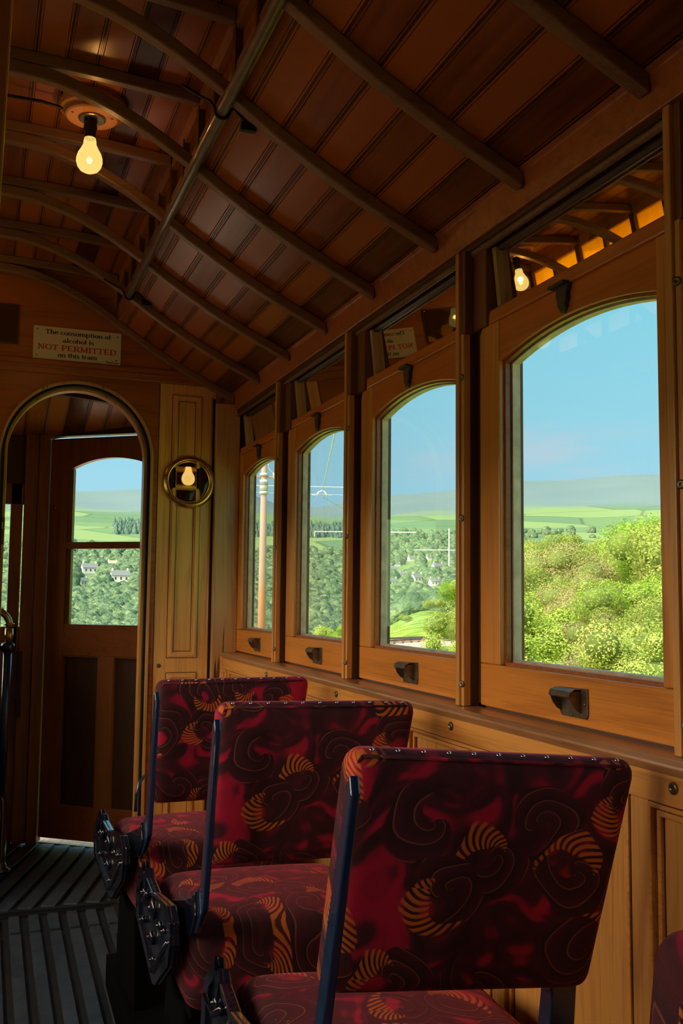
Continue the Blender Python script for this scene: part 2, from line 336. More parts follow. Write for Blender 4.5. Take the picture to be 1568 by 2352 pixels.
def hot_mat():
    m = bpy.data.materials.new('hot_filament'); m.use_nodes = True; t = m.node_tree; t.nodes.clear()
    e = N(t, 'ShaderNodeEmission'); e.inputs[0].default_value = (1,.86,.50,1); e.inputs[1].default_value = 2.6
    o = N(t, 'ShaderNodeOutputMaterial'); t.links.new(e.outputs[0], o.inputs[0]); return m
M['hot'] = hot_mat()
def moquette():
    m, t, b = newmat('moquette')
    L = t.links.new
    tc = N(t, 'ShaderNodeTexCoord'); sp = N(t, 'ShaderNodeSeparateXYZ'); L(tc.outputs['Object'], sp.inputs[0])
    def mth(op, a, b_=None, c=None, clamp=False):
        n = N(t, 'ShaderNodeMath', operation=op); n.use_clamp = clamp
        for i, v in enumerate((a, b_, c)):
            if v is None: continue
            if isinstance(v, (int, float)): n.inputs[i].default_value = v
            else: L(v, n.inputs[i])
        return n.outputs[0]
    # fabric plane: across = x, along = z - y (wraps from back over the seat)
    along = mth('SUBTRACT', sp.outputs['Z'], mth('MULTIPLY', sp.outputs['Y'], .9))
    oi = N(t, 'ShaderNodeObjectInfo'); cb = N(t, 'ShaderNodeCombineXYZ'); L(mth('MULTIPLY_ADD', oi.outputs['Random'], 3.7, sp.outputs['X']), cb.inputs[0]); L(mth('MULTIPLY_ADD', oi.outputs['Random'], 1.9, along), cb.inputs[1])
    wn = N(t, 'ShaderNodeTexNoise', noise_dimensions='2D'); wn.inputs['Scale'].default_value = 6; wn.inputs['Detail'].default_value = 1; L(cb.outputs[0], wn.inputs['Vector'])
    dv = N(t, 'ShaderNodeVectorMath', operation='MULTIPLY_ADD'); L(wn.outputs['Color'], dv.inputs[0]); dv.inputs[1].default_value = (.07,.07,0); L(cb.outputs[0], dv.inputs[2])
    def layer(scale, seed, rmax, kx):
        off = N(t, 'ShaderNodeVectorMath', operation='ADD'); L(dv.outputs[0], off.inputs[0]); off.inputs[1].default_value = (seed, seed*1.7, 0)
        v = N(t, 'ShaderNodeTexVoronoi', voronoi_dimensions='2D'); v.inputs['Scale'].default_value = scale; v.inputs['Randomness'].default_value = .75; L(off.outputs[0], v.inputs['Vector'])
        d = N(t, 'ShaderNodeVectorMath', operation='SUBTRACT'); L(off.outputs[0], d.inputs[0]); L(v.outputs['Position'], d.inputs[1])
        s = N(t, 'ShaderNodeSeparateXYZ'); L(d.outputs[0], s.inputs[0])
        s2 = N(t, 'ShaderNodeSeparateColor'); L(v.outputs['Color'], s2.inputs[0])
        an = mth('ADD', mth('ARCTAN2', s.outputs[1], s.outputs[0]), mth('MULTIPLY', s2.outputs[0], 6.28))
        ln = N(t, 'ShaderNodeVectorMath', operation='LENGTH'); L(d.outputs[0], ln.inputs[0]); r = ln.outputs['Value']
        return an, mth('MULTIPLY', r, scale), s2.outputs[1]
    an, r, rnd = layer(7.0, 1.3, .6, 1)
    sw = mth('ADD', mth('MULTIPLY', r, 5.5), mth('MULTIPLY', an, .48))      # spiral plumes
    fr = mth('FRACT', sw)
    edge = ramp(t, [(0, (1,1,1)), (.07, (0,0,0)), (.93, (0,0,0)), (1, (1,1,1))]); L(fr, edge.inputs[0])
    shade = ramp(t, [(0, (.022,.003,.005)), (.45, (.042,.004,.008)), (1, (.075,.004,.014))]); L(fr, shade.inputs[0])
    bgn = N(t, 'ShaderNodeTexNoise', noise_dimensions='2D'); bgn.inputs['Scale'].default_value = 9; bgn.inputs['Detail'].default_value = 1.5; bgn.inputs['Distortion'].default_value = 1.6; L(cb.outputs[0], bgn.inputs['Vector'])
    bgc = ramp(t, [(.36, (.035,.004,.007)), (.52, (.080,.004,.014)), (.67, (.46,.001,.036))]); L(bgn.outputs[0], bgc.inputs[0])
    # plume mask: angular lobes
    lob = mth('SINE', mth('ADD', mth('MULTIPLY', an, 1.0), mth('MULTIPLY', r, 5)))
    lm = ramp(t, [(.30, (0,0,0)), (.34, (1,1,1))]); L(mth('MULTIPLY_ADD', lob, .5, .5), lm.inputs[0])
    rm = ramp(t, [(.50, (1,1,1)), (.54, (0,0,0))]); L(r, rm.inputs[0])
    pm = mth('MULTIPLY', lm.outputs[0], rm.outputs[0])
    c1 = N(t, 'ShaderNodeMixRGB'); L(pm, c1.inputs[0]); L(bgc.outputs[0], c1.inputs[1]); L(shade.outputs[0], c1.inputs[2])
    # fine outline cord
    om = mth('MULTIPLY', mth('MULTIPLY', edge.outputs[0], pm), .75)
    c2 = N(t, 'ShaderNodeMixRGB'); L(om, c2.inputs[0]); L(c1.outputs[0], c2.inputs[1]); c2.inputs[2].default_value = (.30,.10,.06,1)
    # orange flames: narrow angular sector in mid radius with stripes
    fs = mth('SINE', mth('ADD', an, mth('MULTIPLY', r, -4)))
    fm = ramp(t, [(.80, (0,0,0)), (.84, (1,1,1))]); L(mth('MULTIPLY_ADD', fs, .5, .5), fm.inputs[0])
    frr = ramp(t, [(.16, (0,0,0)), (.20, (1,1,1)), (.50, (1,1,1)), (.53, (0,0,0))]); L(r, frr.inputs[0])
    st = mth('FRACT', mth('ADD', mth('MULTIPLY', r, 10), mth('MULTIPLY', an, 3.1)))
    stm = ramp(t, [(.45, (1,1,1)), (.62, (0,0,0))]); L(st, stm.inputs[0])
    sel = ramp(t, [(.22, (0,0,0)), (.24, (1,1,1))]); L(rnd, sel.inputs[0])
    om2 = mth('MULTIPLY', mth('MULTIPLY', mth('MULTIPLY', fm.outputs[0], frr.outputs[0]), stm.outputs[0]), sel.outputs[0])
    c3 = N(t, 'ShaderNodeMixRGB'); L(om2, c3.inputs[0]); L(c2.outputs[0], c3.inputs[1]); c3.inputs[2].default_value = (.62,.15,.012,1)
    L(c3.outputs[0], b.inputs['Base Color']); b.inputs['Roughness'].default_value = .85
    b.inputs['Sheen Weight'].default_value = .35; b.inputs['Sheen Tint'].default_value = (.9,.12,.2,1); b.inputs['Sheen Roughness'].default_value = .4
    nn = N(t, 'ShaderNodeTexNoise'); nn.inputs['Scale'].default_value = 420; L(tc.outputs['Object'], nn.inputs['Vector'])
    hs = mth('ADD', mth('MULTIPLY', nn.outputs[0], .5), mth('MULTIPLY', om, -.8))
    bp = N(t, 'ShaderNodeBump'); bp.inputs['Strength'].default_value = .5; bp.inputs['Distance'].default_value = .003; L(hs, bp.inputs['Height']); L(bp.outputs[0], b.inputs['Normal'])
    return m
M['moquette'] = moquette()

KX = .62
def green(name, cols, scale, rough=.8, trans=0, bumpd=0):
    m, t, b = newmat(name); g = N(t, 'ShaderNodeNewGeometry')
    n1 = N(t, 'ShaderNodeTexNoise'); n1.inputs['Scale'].default_value = scale; n1.inputs['Detail'].default_value = 6; n1.inputs['Roughness'].default_value = .6
    t.links.new(g.outputs['Position'], n1.inputs['Vector'])
    k = len(cols); r = ramp(t, [(.32+.36*i/(k-1), [u*KX for u in c]) for i, c in enumerate(cols)]); t.links.new(n1.outputs[0], r.inputs[0])
    t.links.new(r.outputs[0], b.inputs['Base Color']); b.inputs['Roughness'].default_value = rough; b.inputs['Specular IOR Level'].default_value = .2
    if bumpd:
        bp = N(t, 'ShaderNodeBump'); bp.inputs['Strength'].default_value = 1; bp.inputs['Distance'].default_value = bumpd; t.links.new(n1.outputs[0], bp.inputs['Height']); t.links.new(bp.outputs[0], b.inputs['Normal'])
    if trans:
        tl = N(t, 'ShaderNodeBsdfTranslucent'); t.links.new(r.outputs[0], tl.inputs[0])
        mi = N(t, 'ShaderNodeMixShader'); mi.inputs[0].default_value = trans; t.links.new(b.outputs[0], mi.inputs[1]); t.links.new(tl.outputs[0], mi.inputs[2])
        t.links.new(mi.outputs[0], t.nodes['Material Output'].inputs[0])
    return m
M['leaf_a'] = green('bush_leaves', [(.20,.30,.06), (.50,.68,.13), (.80,.90,.28)], 1.6, trans=.35)
M['leaf_b'] = green('tree_leaves', [(.18,.38,.04), (.42,.76,.08), (.72,.95,.20)], 1.6, trans=.35)
M['leaf_c'] = green('dry_gorse', [(.36,.40,.13), (.66,.66,.26), (.95,.88,.48)], 2.2, trans=.3)
M['grass'] = green('bank_grass', [(.30,.55,.06), (.55,.85,.10), (.80,.98,.24)], .8, trans=0)
M['wood_far'] = green('far_woodland', [(.05,.11,.07), (.15,.28,.15), (.34,.50,.22)], .35, bumpd=2.5)
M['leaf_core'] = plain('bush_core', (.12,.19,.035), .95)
M['conifer'] = green('far_conifers', [(.08,.18,.15), (.18,.32,.24)], .3, bumpd=2)

# ------------------------------------------------------------------ carriage shell
EY = 4.486                      # saloon end wall
YB = -1.9                       # rear of the part that is built
FLZ = -1.31
CURVE = [(0,1.418),(.08,1.416),(.16,1.404),(.28,1.367),(.40,1.310),(.50,1.250),(.61,1.175),(.714,1.110),(.818,1.050),(.924,.996),(1.0,.960),(1.10,.913)]
def zc(x):
    x = abs(x)
    for (a, za), (b, zb) in zip(CURVE, CURVE[1:]):
        if x <= b: return za+(zb-za)*(x-a)/(b-a)
    (a, za), (b, zb) = CURVE[-2:]; return za+(zb-za)*(x-a)/(b-a)
XS = [i*1.10/22 for i in range(23)]
RIBY = [4.447-.0]+[4.013-.4347*i for i in range(0, 14)]
RIBW, RIBH = .034, .037
full = [-x for x in reversed(XS[1:])]+XS
for i, y in enumerate(RIBY):
    A = [(x, zc(x)) for x in full]; B = [(x, zc(x)+RIBH) for x in full]
    mb = MB(); mb.strip(A, B, 'y', y-RIBW/2, y+RIBW/2)
    mb.build('trim_%d' % (i+1), M['rib'], smooth=False, bevel=.005, kind='structure', label='curved wooden roof rib spanning the carriage', group='curved roof ribs')
# upper carlines of the raised roof
def zt(x): return 1.455-.10*abs(x)**2
xs2 = [i*.545/10 for i in range(-10, 11)]
for i, y in enumerate(RIBY):
    mb = MB(); mb.strip([(x, zt(x)) for x in xs2], [(x, zt(x)+.034) for x in xs2], 'y', y-.015, y+.015)
    mb.build('trim_%d' % (i+30), M['rib'], bevel=.004, kind='structure', label='shallow upper rib of the raised roof', group='raised roof ribs')
# ceilings
ce = empty('ceiling', (0,1.3,1.4), kind='structure', label='boarded carriage ceiling of varnished planks with a raised centre')
for sgn in (1, -1):
    xs = [.556+i*(1.13-.556)/12 for i in range(13)]
    mb = MB(); A = [(sgn*x, zc(x)+RIBH) for x in xs]; B = [(sgn*x, zc(x)+RIBH+.02) for x in xs]
    mb.strip(A, B, 'y', YB, EY+.03); mb.build('side_boards', M['ceil'], ce)
mb = MB(); mb.strip([(x*1.04, zt(x)+.034) for x in xs2], [(x*1.04, zt(x)+.06) for x in xs2], 'y', YB, EY+.03); mb.build('centre_boards', M['ceil'], ce)
# clerestory walls: rail, mullions, panes
for sgn, nm in ((1, 5), (-1, 6)):
    cw = empty('window_%d' % nm, (sgn*.56, 1.3, 1.37), kind='structure', label='row of small amber panes along the %s side of the raised roof' % ('right' if sgn > 0 else 'left'))
    mb = MB(); a, b = sorted((sgn*.548, sgn*.585))
    mb.box(a, b, YB, EY, 1.245, 1.318); mb.box(a, b, YB, EY, 1.408, 1.50)
    mb.build('frame', M['mahog_v'], cw)
    mb = MB(); y = RIBY[1]+.2173*2
    a2, b2 = sorted((sgn*.545, sgn*.575))
    k = 0
    while y > YB:
        wd = .030 if k % 2 == 0 else .018
        mb.box(a2, b2, y-wd/2-.0, y+wd/2, 1.30, 1.42); y -= .2173; k += 1
    mb.build('mullion', M['dark_v'], cw, kind='stuff')
    mb = MB(); y = RIBY[1]+.2173*2
    while y > YB:
        y -= .2173
        mb.box(sgn*.566-.002, sgn*.566+.002, max(y+.012, YB), y+.2173-.012, 1.31, 1.415)
    mb.build('pane', M['amber'] if sgn < 0 else M['amber_dim'], cw, kind='stuff')

# cornice (right + left)
for sgn in (1, -1):
    q = lambda pts: [(sgn*x, z) for x, z in pts]
    c = empty('trim_%d' % (60 if sgn > 0 else 61), (sgn*1.12, 1.3, .9), kind='structure', label='long wooden cornice above the %s windows' % ('right' if sgn > 0 else 'left'))
    MB().prism(q([(1.085,.958),(1.098,.948),(1.112,.880),(1.14,.876),(1.22,.876),(1.22,1.0),(1.10,1.0)]), 'y', YB, EY).build('fascia', M['mahog'], c, bevel=.003)
    MB().prism(q([(1.118,.876),(1.118,.866),(1.128,.862),(1.22,.862),(1.22,.876)]), 'y', YB, EY).build('groove', M['dark_h'], c)
    MB().tube([(sgn*1.128, YB, .858), (sgn*1.128, EY, .858)], .0085, 12).build('bead', M['rib'], c, smooth=True)
    MB().prism(q([(1.15,.862),(1.15,.852),(1.155,.845),(1.22,.845),(1.22,.862)]), 'y', YB, EY).build('shadow_rail', M['dark_h'], c)

# ------------------------------------------------------------------ side walls: dado, sill, posts
GL = [4.386-.795*i for i in range(8)]       # forward edge of every pane
GW = .573
def wall_side(sgn):
    q = lambda a, b: sorted((sgn*a, sgn*b))
    nm = 'wall_right' if sgn > 0 else 'wall_left'
    wr = empty(nm, (sgn*1.1, 1.3, -.8), kind='structure', label='panelled oak side wall below the %s windows' % ('right' if sgn > 0 else 'left'))
    a, b = q(1.082, 1.16)
    MB().box(a, b, YB, EY, FLZ-.2, -.275).build('boarding', M['oak'], wr)
    a, b = q(1.070, 1.084)
    mb = MB(); mb.box(a, b, YB, EY, -.335, -.275); mb.build('top_rail', M['oak_h'], wr, bevel=.002)
    mb = MB(); mb.box(a, b, YB, EY, -1.31, -1.20)
    mb.build('bottom_rail', M['oak_h'], wr, bevel=.002)
    # stiles at every half bay
    ys = [EY-.03]+[GL[0]+.10-.795*i-.395*0-.11 for i in range(1, 9)]
    stl = []
    y = 1.412
    while y < EY+.1: stl.append(y); y += .487
    y = 1.412-.487
    while y > YB: stl.append(y); y -= .487
    stl = sorted(s for s in stl if s < EY-.03)
    for s in stl+[EY-.03]:
        MB().box(a, b, s-.026, s+.026, -1.20, -.335).build('stile', M['oak'], wr, bevel=.002)
    ed = [YB]+stl+[EY-.03]
    for s0, s1 in zip(ed, ed[1:]):
        y0, y1 = s0+.026, s1-.026
        if y1-y0 < .05: continue
        def ring(g, h0, h1, x):  # moulding ring
            A = [(y0+g,-1.2+g),(y1-g,-1.2+g),(y1-g,-.335-g),(y0+g,-.335-g)]
            B = [(y0,-1.2),(y1,-1.2),(y1,-.335),(y0,-.335)]
            lo, hi = sorted((sgn*x, sgn*1.083)); return MB().strip(A, B, 'x', lo, hi, closed=True)
        r_ = ring(.008, 0, 0, 1.0655); r_.v += []; o = r_.build('moulding', M['oak_h'], wr, bevel=.002)
        A = [(y0+.022,-1.2+.022),(y1-.022,-1.2+.022),(y1-.022,-.357),(y0+.022,-.357)]; B = [(y0+.012,-1.188),(y1-.012,-1.188),(y1-.012,-.347),(y0+.012,-.347)]
        lo, hi = sorted((sgn*1.074, sgn*1.083)); MB().strip(A, B, 'x', lo, hi, closed=True).build('moulding', M['oak_h'], wr, bevel=.002)
        for (a0, a1) in ((-.0015, .001), (.0085, .0115), (.022, .024)):
            A = [(y0+a1,-1.2+a1),(y1-a1,-1.2+a1),(y1-a1,-.335-a1),(y0+a1,-.335-a1)]; B = [(y0+a0,-1.2+a0),(y1-a0,-1.2+a0),(y1-a0,-.335-a0),(y0+a0,-.335-a0)]
            xx = 1.0695 if a0 < 0 else 1.0805
            lo, hi = sorted((sgn*xx, sgn*1.083)); MB().strip(A, B, 'x', lo, hi, closed=True).build('groove', M['groove'], wr)
    # brass screw cups along the top rail
    for k in range(8):
        for yy in (1.322+.795*k,):
            if yy < EY-.05:
                MB().lathe([(.0,.0),(.009,.0),(.0105,.002),(.010,.005),(.0055,.007),(.005,.005),(0,.005)], (sgn*1.071, yy, -.303), (-sgn,0,0), 18).build('screw_cup', M['bronze'], wr, smooth=True)
    # sill
    sl = empty('trim_%d' % (70 if sgn > 0 else 71), (sgn*1.1, 1.3, -.26), kind='structure', label='moulded window sill running along the %s side' % ('right' if sgn > 0 else 'left'))
    pr = [(1.062,-.2755),(1.0575,-.270),(1.059,-.264),(1.064,-.2605),(1.068,-.2575),(1.13,-.2572),(1.19,-.258),(1.19,-.285),(1.07,-.285)]
    MB().prism([(sgn*x, z) for x, z in pr], 'y', YB, EY).build('sill_board', M['sill'], sl, bevel=.0015)
    for i in range(1, 8):
        if sgn > 0 and i < 5 or sgn < 0:
            pass
    # posts between windows
    for i in range(1, 8):
        y1 = GL[i]+.147; y0 = y1-.034
        if y0 < YB: continue
        p = empty('trim_%d' % ((80 if sgn > 0 else 90)+i), (sgn*1.11, (y0+y1)/2, .3), kind='structure', label='light oak post standing between two windows' if sgn > 0 else 'oak post between two left windows', group='window posts on the %s' % ('right' if sgn > 0 else 'left'))
        a, b = q(1.096, 1.20)
        MB().box(a, b, y0+.016, y1, -.257, .865).build('post', M['oak'], p, bevel=.002)
        a, b = q(1.1215, 1.20)
        MB().box(a, b, y0+.002, y0+.0155, -.257, .66).build('recess_side_shade', M['dark_v'], p)  # dark strip in place of the shade in the gap beside the post
        a, b = q(1.101, 1.1215)
        MB().box(a, b, y0+.0005, y0+.0145, -.257, .655).build('cover_strip', M['oak'], p, bevel=.003)
        a, b = q(1.142, 1.20)
        MB().box(a, b, y0-.034, y0+.001, -.257, .67).build('recess_back_shade', M['dark_v'], p)  # darkened back in place of the shade deep in the gap
        a, b = q(1.104, 1.20)
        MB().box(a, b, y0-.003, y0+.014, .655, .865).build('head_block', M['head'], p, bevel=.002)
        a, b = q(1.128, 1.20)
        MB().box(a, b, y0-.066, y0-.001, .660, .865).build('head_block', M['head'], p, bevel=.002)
        for z in (-.205,.195,.545):
            MB().lathe([(0,0),(.007,0),(.0085,.0015),(.0075,.004),(.003,.004),(.002,.002),(0,.002)], (sgn*1.101, y0+.0075, z), (-sgn,-.35,0), 14).build('screw', M['bronze'], p, smooth=True)
wall_side(1); wall_side(-1)

# ------------------------------------------------------------------ windows (sash, pane, quarter light)
def arch_top(y0, y1, zs, sag, n=16):
    """points from y1 (high y) to y0 along a segmental arch"""
    c = (y1-y0)/2; R = (c*c+sag*sag)/(2*sag); cy = (y0+y1)/2; cz = zs+sag-R; a = math.asin(c/R)
    return [(cy+R*math.sin(a-2*a*i/n), cz+R*math.cos(a-2*a*i/n)) for i in range(n+1)]
def window(i, sgn, num):
    g1 = GL[i]; g0 = g1-GW; s = sgn
    side = 'right' if sgn > 0 else 'left'
    W_ = empty('window_%d' % num, (s*1.15, (g0+g1)/2, .2), kind='structure', label={0:'farthest arched window, a brown pole outside it',1:'second arched window from the end wall, wires outside',2:'third arched window from the end wall, railway track outside',3:'nearest and largest-looking arched window with bushes outside'}.get(i, 'window behind the viewer') if sgn > 0 else 'window in the left wall of the carriage')
    zb, zs, sag, zr = -.153, .563, .036, .690
    e1, e0 = g1+.094, g0-.066
    top = arch_top(g0, g1, zs, sag)
    n = len(top)
    # inner loop: bottom-left .. around
    def X(a, b): return sorted((s*a, s*b))
    # top rail (arched underside), bottom rail, stiles
    ys = [p[0] for p in top]
    outer = [(y, zr) for y in ys]
    a, b = X(1.138, 1.185)
    MB().strip(top, outer, 'x', a, b).build('sash_top_rail', M['sash_t'], W_, bevel=.002)
    a, b = X(1.136, 1.185)
    MB().box(a, b, e0, e1, -.252, zb).build('sash_bottom_rail', M['sash'], W_, bevel=.003)
    MB().box(*X(1.142, 1.19), e0-.02, e1+.02, -.262, -.249).build('dark_gap_strip', M['dark_h'], W_)  # dark strip added to block a light leak and draw the gap line
    for (y0, y1, c_) in ((g1, e1, 1), (e0, g0, 0)):
        prof = [(y0, zb+.0005), (y1, zb+.0005), (y1, zr-(.045 if c_ else 0)), (y1-.02, zr-(.018 if c_ else 0)), (y1-.045 if c_ else y1-.03, zr), (y0, zr)]
        MB().prism(prof, 'x', a, b).build('sash_stile', M['sash_v'], W_, bevel=.003)
    # transom above the sash
    a, b = X(1.130, 1.19)
    MB().box(a, b, e0-.01, e1-.06, .660, .693).build('transom', M['sash_t'], W_, bevel=.004)
    # dark moulding around the opening, and the light glazing bead behind it
    lip = [(y, z) for y, z in top]; cy = (g0+g1)/2
    loopo = [(g1,zb)]+lip+[(g0,zb)]
    def inset(d): 
        pts = arch_top(g0+d, g1-d, zs-d*.6, sag)
        return [(g1-d, zb+d)]+pts+[(g0+d, zb+d)]
    a, b = X(1.150, 1.162)
    MB().strip(inset(.0075), loopo, 'x', a, b, closed=True).build('inner_moulding', M['mahog'], W_)
    a, b = X(1.166, 1.186)
    MB().strip(inset(.013), loopo, 'x', a, b, closed=True).build('glazing_bead', M['paint_bead'], W_)
    MB().box(*X(1.163, 1.166), g0-.003, g1+.003, zb-.003, zs+sag+.01).build('pane', M['glass'], W_)
    if sgn > 0 and i < 5:
        # finger catch on the bottom rail
        yc = (g0+g1)/2-.012; zc_ = -.2045
        la = MB().prism([(yc-.052,zc_-.022),(yc-.046,zc_-.031),(yc+.040,zc_-.031),(yc+.048,zc_-.022),(yc+.052,zc_+.026),(yc-.050,zc_+.029)], 'x', s*1.1362, s*1.1322).build('catch_plate', M['bronze'], W_, bevel=.001)
        mb = MB()
        # hollow scoop: curved hood with side cheeks
        arc = [(1.134,zc_+.026),(1.118,zc_+.027),(1.106,zc_+.022),(1.102,zc_+.012),(1.108,zc_+.008)]
        arci = [(1.134,zc_+.021),(1.119,zc_+.022),(1.110,zc_+.018),(1.107,zc_+.012),(1.109,zc_+.009)]
        mb.strip([(s*x, z) for x, z in arci], [(s*x, z) for x, z in arc], 'y', yc-.030, yc+.043)
        for yy in (yc-.030, yc+.040):
            mb.prism([(s*1.134,zc_+.026),(s*1.118,zc_+.027),(s*1.104,zc_+.016),(s*1.112,zc_-.004),(s*1.122,zc_-.016),(s*1.134,zc_-.022)], 'y', yy, yy+.003)
        mb.build('catch_hood', M['bronze'], la, bevel=.0008)
        for (yy, zz) in ((yc-.042, zc_-.002), (yc+.004, zc_-.026)):
            MB().lathe([(0,0),(.0035,0),(.003,.0015),(0,.0015)], (s*1.132, yy, zz), (-s,0,0), 10).build('screw', M['bronze'], la, smooth=True)
        # cast bracket hook on the top rail
        yb, zk = (g0+g1)/2+.01, .652
        prof = [(yb-.030,zk+.010),(yb-.026,zk-.002),(yb-.020,zk-.012),(yb-.022,zk-.022),(yb-.016,zk-.030),(yb-.014,zk-.040),(yb-.002,zk-.052),(yb+.006,zk-.040),(yb+.012,zk-.036),(yb+.013,zk-.022),(yb+.018,zk-.012),(yb+.017,zk),(yb+.029,zk+.010)]
        hk = MB().prism(prof, 'x', s*1.1385, s*1.126).build('hook_bracket', M['castiron'], W_, bevel=.002)
        MB().prism([(yb-.031,zk+.006),(yb+.031,zk+.006),(yb+.028,zk+.013),(yb-.028,zk+.013)], 'x', s*1.1385, s*1.114).build('bracket_lip', M['castiron'], hk, bevel=.0015)
    # quarter light: leaning dark-backed glass in a beaded frame
    TH = .1021
    Mx = Matrix.Translation((s*1.169, 0, .77)) @ Matrix.Rotation(-s*TH, 4, 'Y')
    h0, h1 = g0-.050, g1+.030
    Q = empty('quarter_light', (0,0,0)); 
    bpy.data.objects.remove(Q)
    t_ = MB().box(*sorted((0, s*.004)), h0, h1, -.075, .088, M=Mx).build('quarter_light', M['mirror'], W_)
    mb = MB(); 
    for (y0, y1) in ((h1-.002, h1+.014), (h0-.014, h0+.002)):
        mb.box(*sorted((-s*.018, s*.004)), y0, y1, -.080, .085, M=Mx)
    mb.build('quarter_light_bead', M['bead'], W_, bevel=.002)
    # board outside the quarter light
    MB().box(*X(1.20, 1.215), e0-.10, e1+.10, .66, .90).build('letter_board', M['dark_h'], W_)
    return W_
for i in range(4): window(i, 1, i+1)
window(4, 1, 10)
MB().box(1.16, 1.19, YB, .42, -.28, .68).build('trim_115', M['oak'], kind='structure', label='unseen boards added behind the viewer to block light on the right')  # closes off unseen windows, added to cut the light from behind
for i in range(5): window(i, -1, i+20)
MB().box(-1.19, -1.16, YB, .42, -.28, .68).build('trim_116', M['oak'], kind='structure', label='unseen boards added behind the viewer to block light on the left')  # added likewise on the left to keep rear window light out

# outer skin above/below so no daylight leaks
for sgn in (1, -1):
    a, b = sorted((sgn*1.19, sgn*1.24))
    MB().box(a, b, YB, EY+.03, .66, 1.05).build('trim_%d' % (100+(sgn > 0)), M['dark_h'], kind='structure', label='outer letter board above the %s windows' % ('right' if sgn > 0 else 'left'))
    mb = MB()
    for i in range(7):
        y1 = GL[i+1]; mb.box(sorted((sgn*1.186, sgn*1.20))[0], sorted((sgn*1.186, sgn*1.20))[1], y1-.002, y1+.795-GW+.002, -.3, .67)
    mb.box(sorted((sgn*1.186, sgn*1.20))[0], sorted((sgn*1.186, sgn*1.20))[1], GL[0], EY+.03, -.3, .67)
    mb.build('trim_%d' % (102+(sgn > 0)), M['dark_v'], kind='structure', label='outer boards between the %s windows' % ('right' if sgn > 0 else 'left'))
# corner pillar at the end wall
p = MB().box(1.020, 1.135, EY-.035, EY+.03, -.257-1.05, .905).build('trim_110', M['oak_worn'], kind='structure', label='worn oak corner pillar beside the farthest window', bevel=.003)
MB().box(-1.135, -1.020, EY-.035, EY+.03, -1.31, .905).build('trim_111', M['oak_worn'], kind='structure', label='oak corner pillar in the left far corner', bevel=.003)
MB().tube([(1.072, EY-.045, FLZ), (1.068, EY-.045, -.275)], .010, 10).build('trim_112', M['oak'], kind='structure', smooth=True, label='rounded corner bead below the farthest window')

# ------------------------------------------------------------------ end wall with the arched doorway
AX, AR, AZ = .399, .331, .627
def archp(R, n=40, z0=FLZ):
    return [(AX-R, z0)]+[(AX-R*math.cos(math.pi*i/n), AZ+R*math.sin(math.pi*i/n)) for i in range(n+1)]+[(AX+R, z0)]
we = empty('wall_front', (AX, EY, .0), kind='structure', label='panelled end wall of the saloon with a tall arched doorway')
inner = archp(AR); m = len(inner)
x0, x1, zT = -1.2, 1.022, .99
outer = [(x0, FLZ)]
for (x, z) in inner[1:-1]:
    a = math.atan2(z-AZ, x-AX)
    if z <= AZ+1e-6: outer.append((x0 if x < AX else .757, AZ)); continue
    dx, dz = math.cos(a), math.sin(a); tt = []
    if dz > 1e-6: tt.append((zT-AZ)/dz)
    if dx > 1e-6: tt.append((.757-AX)/dx)
    if dx < -1e-6: tt.append((x0-AX)/dx)
    k = min(tt); outer.append((AX+dx*k, AZ+dz*k))
outer.append((.757, FLZ))
MB().strip(inner, outer, 'y', EY, EY+.03).build('arch_board', M['mahog'], we)
MB().box(.757, 1.022, EY, EY+.03, FLZ, 1.0).build('side_board', M['oak_brightened'], we)
# gable above
g = [(x, zc(x)+RIBH+.005) for x in [-1.12+i*.04 for i in range(15)]]
xs = [-1.12+i*2.24/56 for i in range(57)]
top = [(x, zc(x)+.055 if abs(x) > .68 else (1.52)) for x in xs]; bot = [(x, min(.985, zc(x)+.03)) for x in xs]
MB().strip(bot, top, 'y', EY-.002, EY+.03).build('gable_board', M['mahog'], we)
# moulding rail
mb = MB(); mb.box(-1.1, .985, EY-.018, EY, .985, 1.047); mb.build('picture_rail', M['mahog'], we, bevel=.006)
MB().box(-1.1, .960, EY-.026, EY-.017, 1.008, 1.018).build('rail_bead', M['mahog'], we, bevel=.002)
# seams
MB().box(.7555, .7585, EY-.0012, EY+.001, -1.3, .984).build('seam', M['iron'], we)
MB().box(1.010, 1.020, EY-.004, EY+.001, -1.3, .93).build('seam', M['iron'], we)
MB().tube([(1.004, EY-.001, -1.3), (1.004, EY-.001, .94)], .004, 8).build('seam_bead', M['oak'], we, smooth=True)
# arch architrave: metal edging and light inner strip
MB().strip(archp(AR-.006), archp(AR+.004), 'y', EY-.010, EY+.034).build('arch_edging', M['oak_worn'], we)
MB().strip(archp(AR-.018), archp(AR-.006), 'y', EY+.016, EY+.075).build('arch_lining', M['iron'], we)
MB().strip(archp(AR-.030), archp(AR-.018), 'y', EY+.045, EY+.105).build('arch_inner_lining', M['oak'], we)
